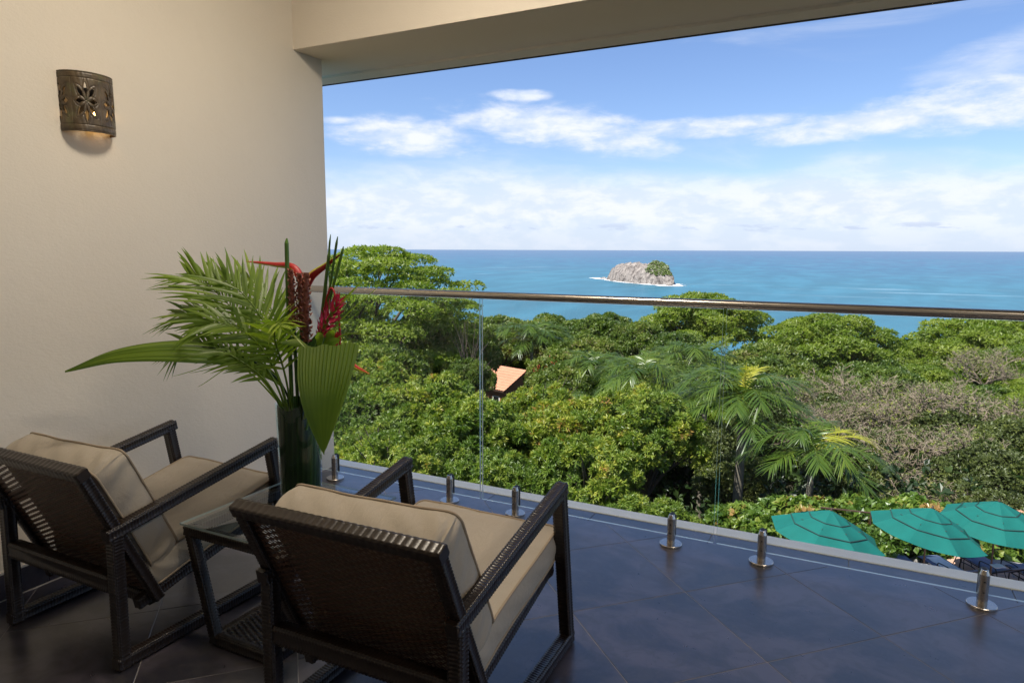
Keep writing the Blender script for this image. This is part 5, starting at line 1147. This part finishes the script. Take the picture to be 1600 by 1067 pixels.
# lounger
def lounger_parts(root):
    W = 0.66; F_ = M['frame']
    for s in (-1, 1):
        x = s*(W/2); mb = MB(); tube(mb, [(x, -0.95, .36), (x, .95, .36)], .017, 8); mb.obj('side_rail', F_, root, smooth=True)
        for y in (-0.55, 0.80): mb = MB(); tube(mb, [(x, y, 0), (x, y, .36)], .016, 8); mb.obj('leg', F_, root, smooth=True)
        mb = MB(); tube(mb, bez([(x*1.06, .10, .36), (x*1.08, .08, .56), (x*1.08, -.05, .60), (x*1.08, -.45, .60), (x*1.06, -.55, .36)], 24), .015, 8); mb.obj('armrest', F_, root, smooth=True)
        mb = MB(); tube(mb, [(x*.93, -.30, .37), (x*.93, -.95, .80)], .015, 8); mb.obj('back_rail', F_, root, smooth=True)
        mb = MB(); tube(mb, [(x*.9, -.70, .62), (x*.9, -.85, .36)], .010, 6); mb.obj('back_prop', F_, root)
    for y, z in ((.95, .36), (-.95, .36)): mb = MB(); tube(mb, [(-W/2, y, z), (W/2, y, z)], .016, 8); mb.obj('end_rail', F_, root)
    mb = MB(); tube(mb, [(-W/2*.93, -.95, .80), (W/2*.93, -.95, .80)], .015, 8); mb.obj('end_rail', F_, root)
    def pad(P, name, m, w=W*.47, th=.045):
        P = np.array(P); mb = MB(); D = P[1]-P[0]; nn = np.array([0, -D[1], D[0]])/np.linalg.norm(D); ys = np.linspace(0, 1, 10); V = []
        for t in ys:
            c = P[0]+D*t; r_ = th*min(1, 6*t+.3, 6*(1-t)+.3)
            for q, hgt in ((-1, 0), (-.97, 1), (-.5, 1.15), (0, 1.2), (.5, 1.15), (.97, 1), (1, 0), (0, -.1)): V.append((q*w, c[0]+nn[1]*r_*hgt*0.6, c[1]+nn[2]*r_*hgt))
        mb.add(V, grid_faces(10, 8, True)); mb.add(V[:8], [tuple(range(8))]); mb.add(V[-8:], [tuple(range(8))[::-1]]); return mb.obj(name, m, root, smooth=True)
    pad([(-.30, .375), (.94, .375)], 'seat_pad', M['sling']); pad([(-.96, .815), (-.29, .385)], 'back_pad', M['sling'])
lg = thing('sun_lounger', (0, 0, 0), 'x', 'sun lounger', 'sun loungers on the terrace'); lounger_parts(lg)
LP = [(4.05, 23.05, R_(34), 'slate blue sun lounger at the pole of the right parasol, armrest in view'), (2.95, 22.35, R_(34), 'slate blue sun lounger with a white towel hanging over it'), (1.95, 21.9, R_(30), 'sun lounger below the middle parasol, partly cut off by the ledge'), (5.25, 22.9, R_(36), 'sun lounger at the right edge of the picture, back raised')]
for k, (x, y, a, lb) in enumerate(LP):
    o = lg if k == 0 else copy_tree(lg); o.location = (x, y, DZ); o.rotation_euler = (0, 0, a); o['label'] = lb
def towel(x, y, z, rz, w, l, lb, tx=0.0):
    m_ = MB(); g, h = np.meshgrid(np.linspace(-w/2, w/2, 12), np.linspace(-l/2, l/2, 16), indexing='ij'); zz = 0.006*np.sin(g*30)+.005*np.sin(h*22); V = np.concatenate([np.stack([g, h, zz+.02], -1).reshape(-1, 3), np.stack([g, h, zz], -1).reshape(-1, 3)])
    m_.add(V, np.vstack([grid_faces(12, 16)[:, ::-1], grid_faces(12, 16)+192])); o = m_.obj('towel', M['towel'], smooth=True); o.location = (x, y, z); o.rotation_euler = (tx, 0, rz); o['label'] = lb; o['category'] = 'towel'
towel(2.95-math.sin(R_(34))*.25, 22.35+math.cos(R_(34))*.25, DZ+.43, R_(34), .42, .95, 'white towel spread on the seat of the second lounger')
towel(3.98, 22.0, DZ+.87, R_(34), .34, .20, 'small white towel folded over the raised lounger back')
# small round table between the loungers
rt_ = thing('round_side_table', (3.42, 23.75, DZ), 'small round blue table between the loungers under the right parasol', 'table')
mb = MB(); lathe(mb, [(0, .44), (.33, .44), (.335, .455), (.33, .47), (0, .47)], 28); mb.obj('table_top', M['sling'], rt_)
for k in range(4): a = k*math.pi/2; mb = MB(); tube(mb, [(.12*math.cos(a), .12*math.sin(a), .44), (.25*math.cos(a), .25*math.sin(a), 0)], .012, 6); mb.obj('leg', M['frame'], rt_)
# wooden rail behind the terrace
rt_ = thing('wooden_rail', (1.6, 24.7, DZ), 'low dark wooden rail behind the middle parasol', 'fence')
mb = MB(); tube(mb, [(-2.2, -.6, 1.02), (0.6, -.1, 1.0), (3.0, .6, 1.0)], .03, 6); mb.obj('top_bar', M['darkwood'], rt_)
for x, y in ((-2.0, -.56), (-.7, -.33), (.6, -.1), (1.8, .25), (2.9, .57)): mb = MB(); tube(mb, [(x, y, -.3), (x, y, 1.0)], .035, 6); mb.obj('post', M['darkwood'], rt_)
# small terracotta-roofed hut at the right edge
hut = thing('pool_hut', (6.1, 26.3, DZ-0.6), 'low hut with terracotta tiled roof and dark beams at the right edge', 'hut')
mb = MB(); box(mb, -1.3, 2.2, -0.2, 2.2, 0, 0.9); mb.obj('wall', M['orange_wall'], hut)
def tiled_slope(x0, x1, y0, z0, y1, z1, parent, mat, pitch=0.20):
    mb = MB(); n = int((x1-x0)/pitch); nx_ = n*6+1; X_ = np.linspace(x0, x1, nx_); rows = max(3, int(math.hypot(y1-y0, z1-z0)/0.36)); V = []
    nn = np.array([-(z1-z0), (y1-y0)]); nn = nn/np.linalg.norm(nn)*(1 if nn[1] > 0 else -1)
    for k in range(rows):
        for t, lift in ((k/rows, .03), ((k+.98)/rows, 0.0)):
            h = 0.05*np.abs(np.sin((X_-x0)/pitch*math.pi))+lift; V.append(np.stack([X_, y0+(y1-y0)*t+nn[0]*h, z0+(z1-z0)*t+nn[1]*h], -1))
    mb.add(np.vstack(V), grid_faces(rows*2, nx_)); o = mb.obj('roof_tiles', mat, parent); o['kind'] = 'stuff'; return o
tiled_slope(-1.6, 2.5, -0.55, 0.75, 1.0, 1.45, hut, M['terracotta']); tiled_slope(-1.6, 2.5, 2.5, 0.75, 1.0, 1.45, hut, M['terracotta'])
for y0, y1 in ((-0.6, 1.0), (2.55, 1.0)): mb = MB(); tube(mb, [(-1.62, y0, .70), (-1.62, y1, 1.44)], .04, 4); mb.obj('roof_beam', M['darkwood'], hut)

# the orange house among the trees
hs_ = thing('orange_house', (-29.5, 56.4, -16.6), 'orange rendered house with a pink clay tile roof among the trees', 'house', None, R_(-18))
mb = MB(); box(mb, -2.2, 2.2, -1.6, 3.2, 0, 5.35); mb.obj('wall', M['orange_wall'], hs_)
tiled_slope(-2.55, 2.55, -2.1, 5.20, 0.9, 6.75, hs_, M['terracotta'], .26); tiled_slope(-2.55, 2.55, 3.7, 5.20, 0.9, 6.75, hs_, M['terracotta'], .26)
for sx in (-2.2, 2.2): mb = MB(); mb.add([(sx, -1.6, 5.35), (sx, 3.2, 5.35), (sx, .8, 6.55)], [(0, 1, 2)]); mb.obj('gable', M['orange_wall'], hs_)
mb = MB(); box(mb, -2.45, 2.45, -2.08, -2.0, 5.05, 5.20); mb.obj('eaves_board', M['darkwood'], hs_)
for x in (-1.1, 1.0):
    mb = MB(); box(mb, x-.45, x+.45, -1.64, -1.605, 3.2, 4.5); w_ = mb.obj('window', M['white'], hs_); mb = MB(); box(mb, x-.36, x+.36, -1.655, -1.642, 3.3, 4.4); mb.obj('pane', M['frame'], w_)
mb = MB(); box(mb, 2.205, 2.25, -1.2, .2, 2.6, 4.9); mb.obj('grey_shade_panel', M['grey_shade'], hs_)  # grey sheet painting the shade on the right-hand wall
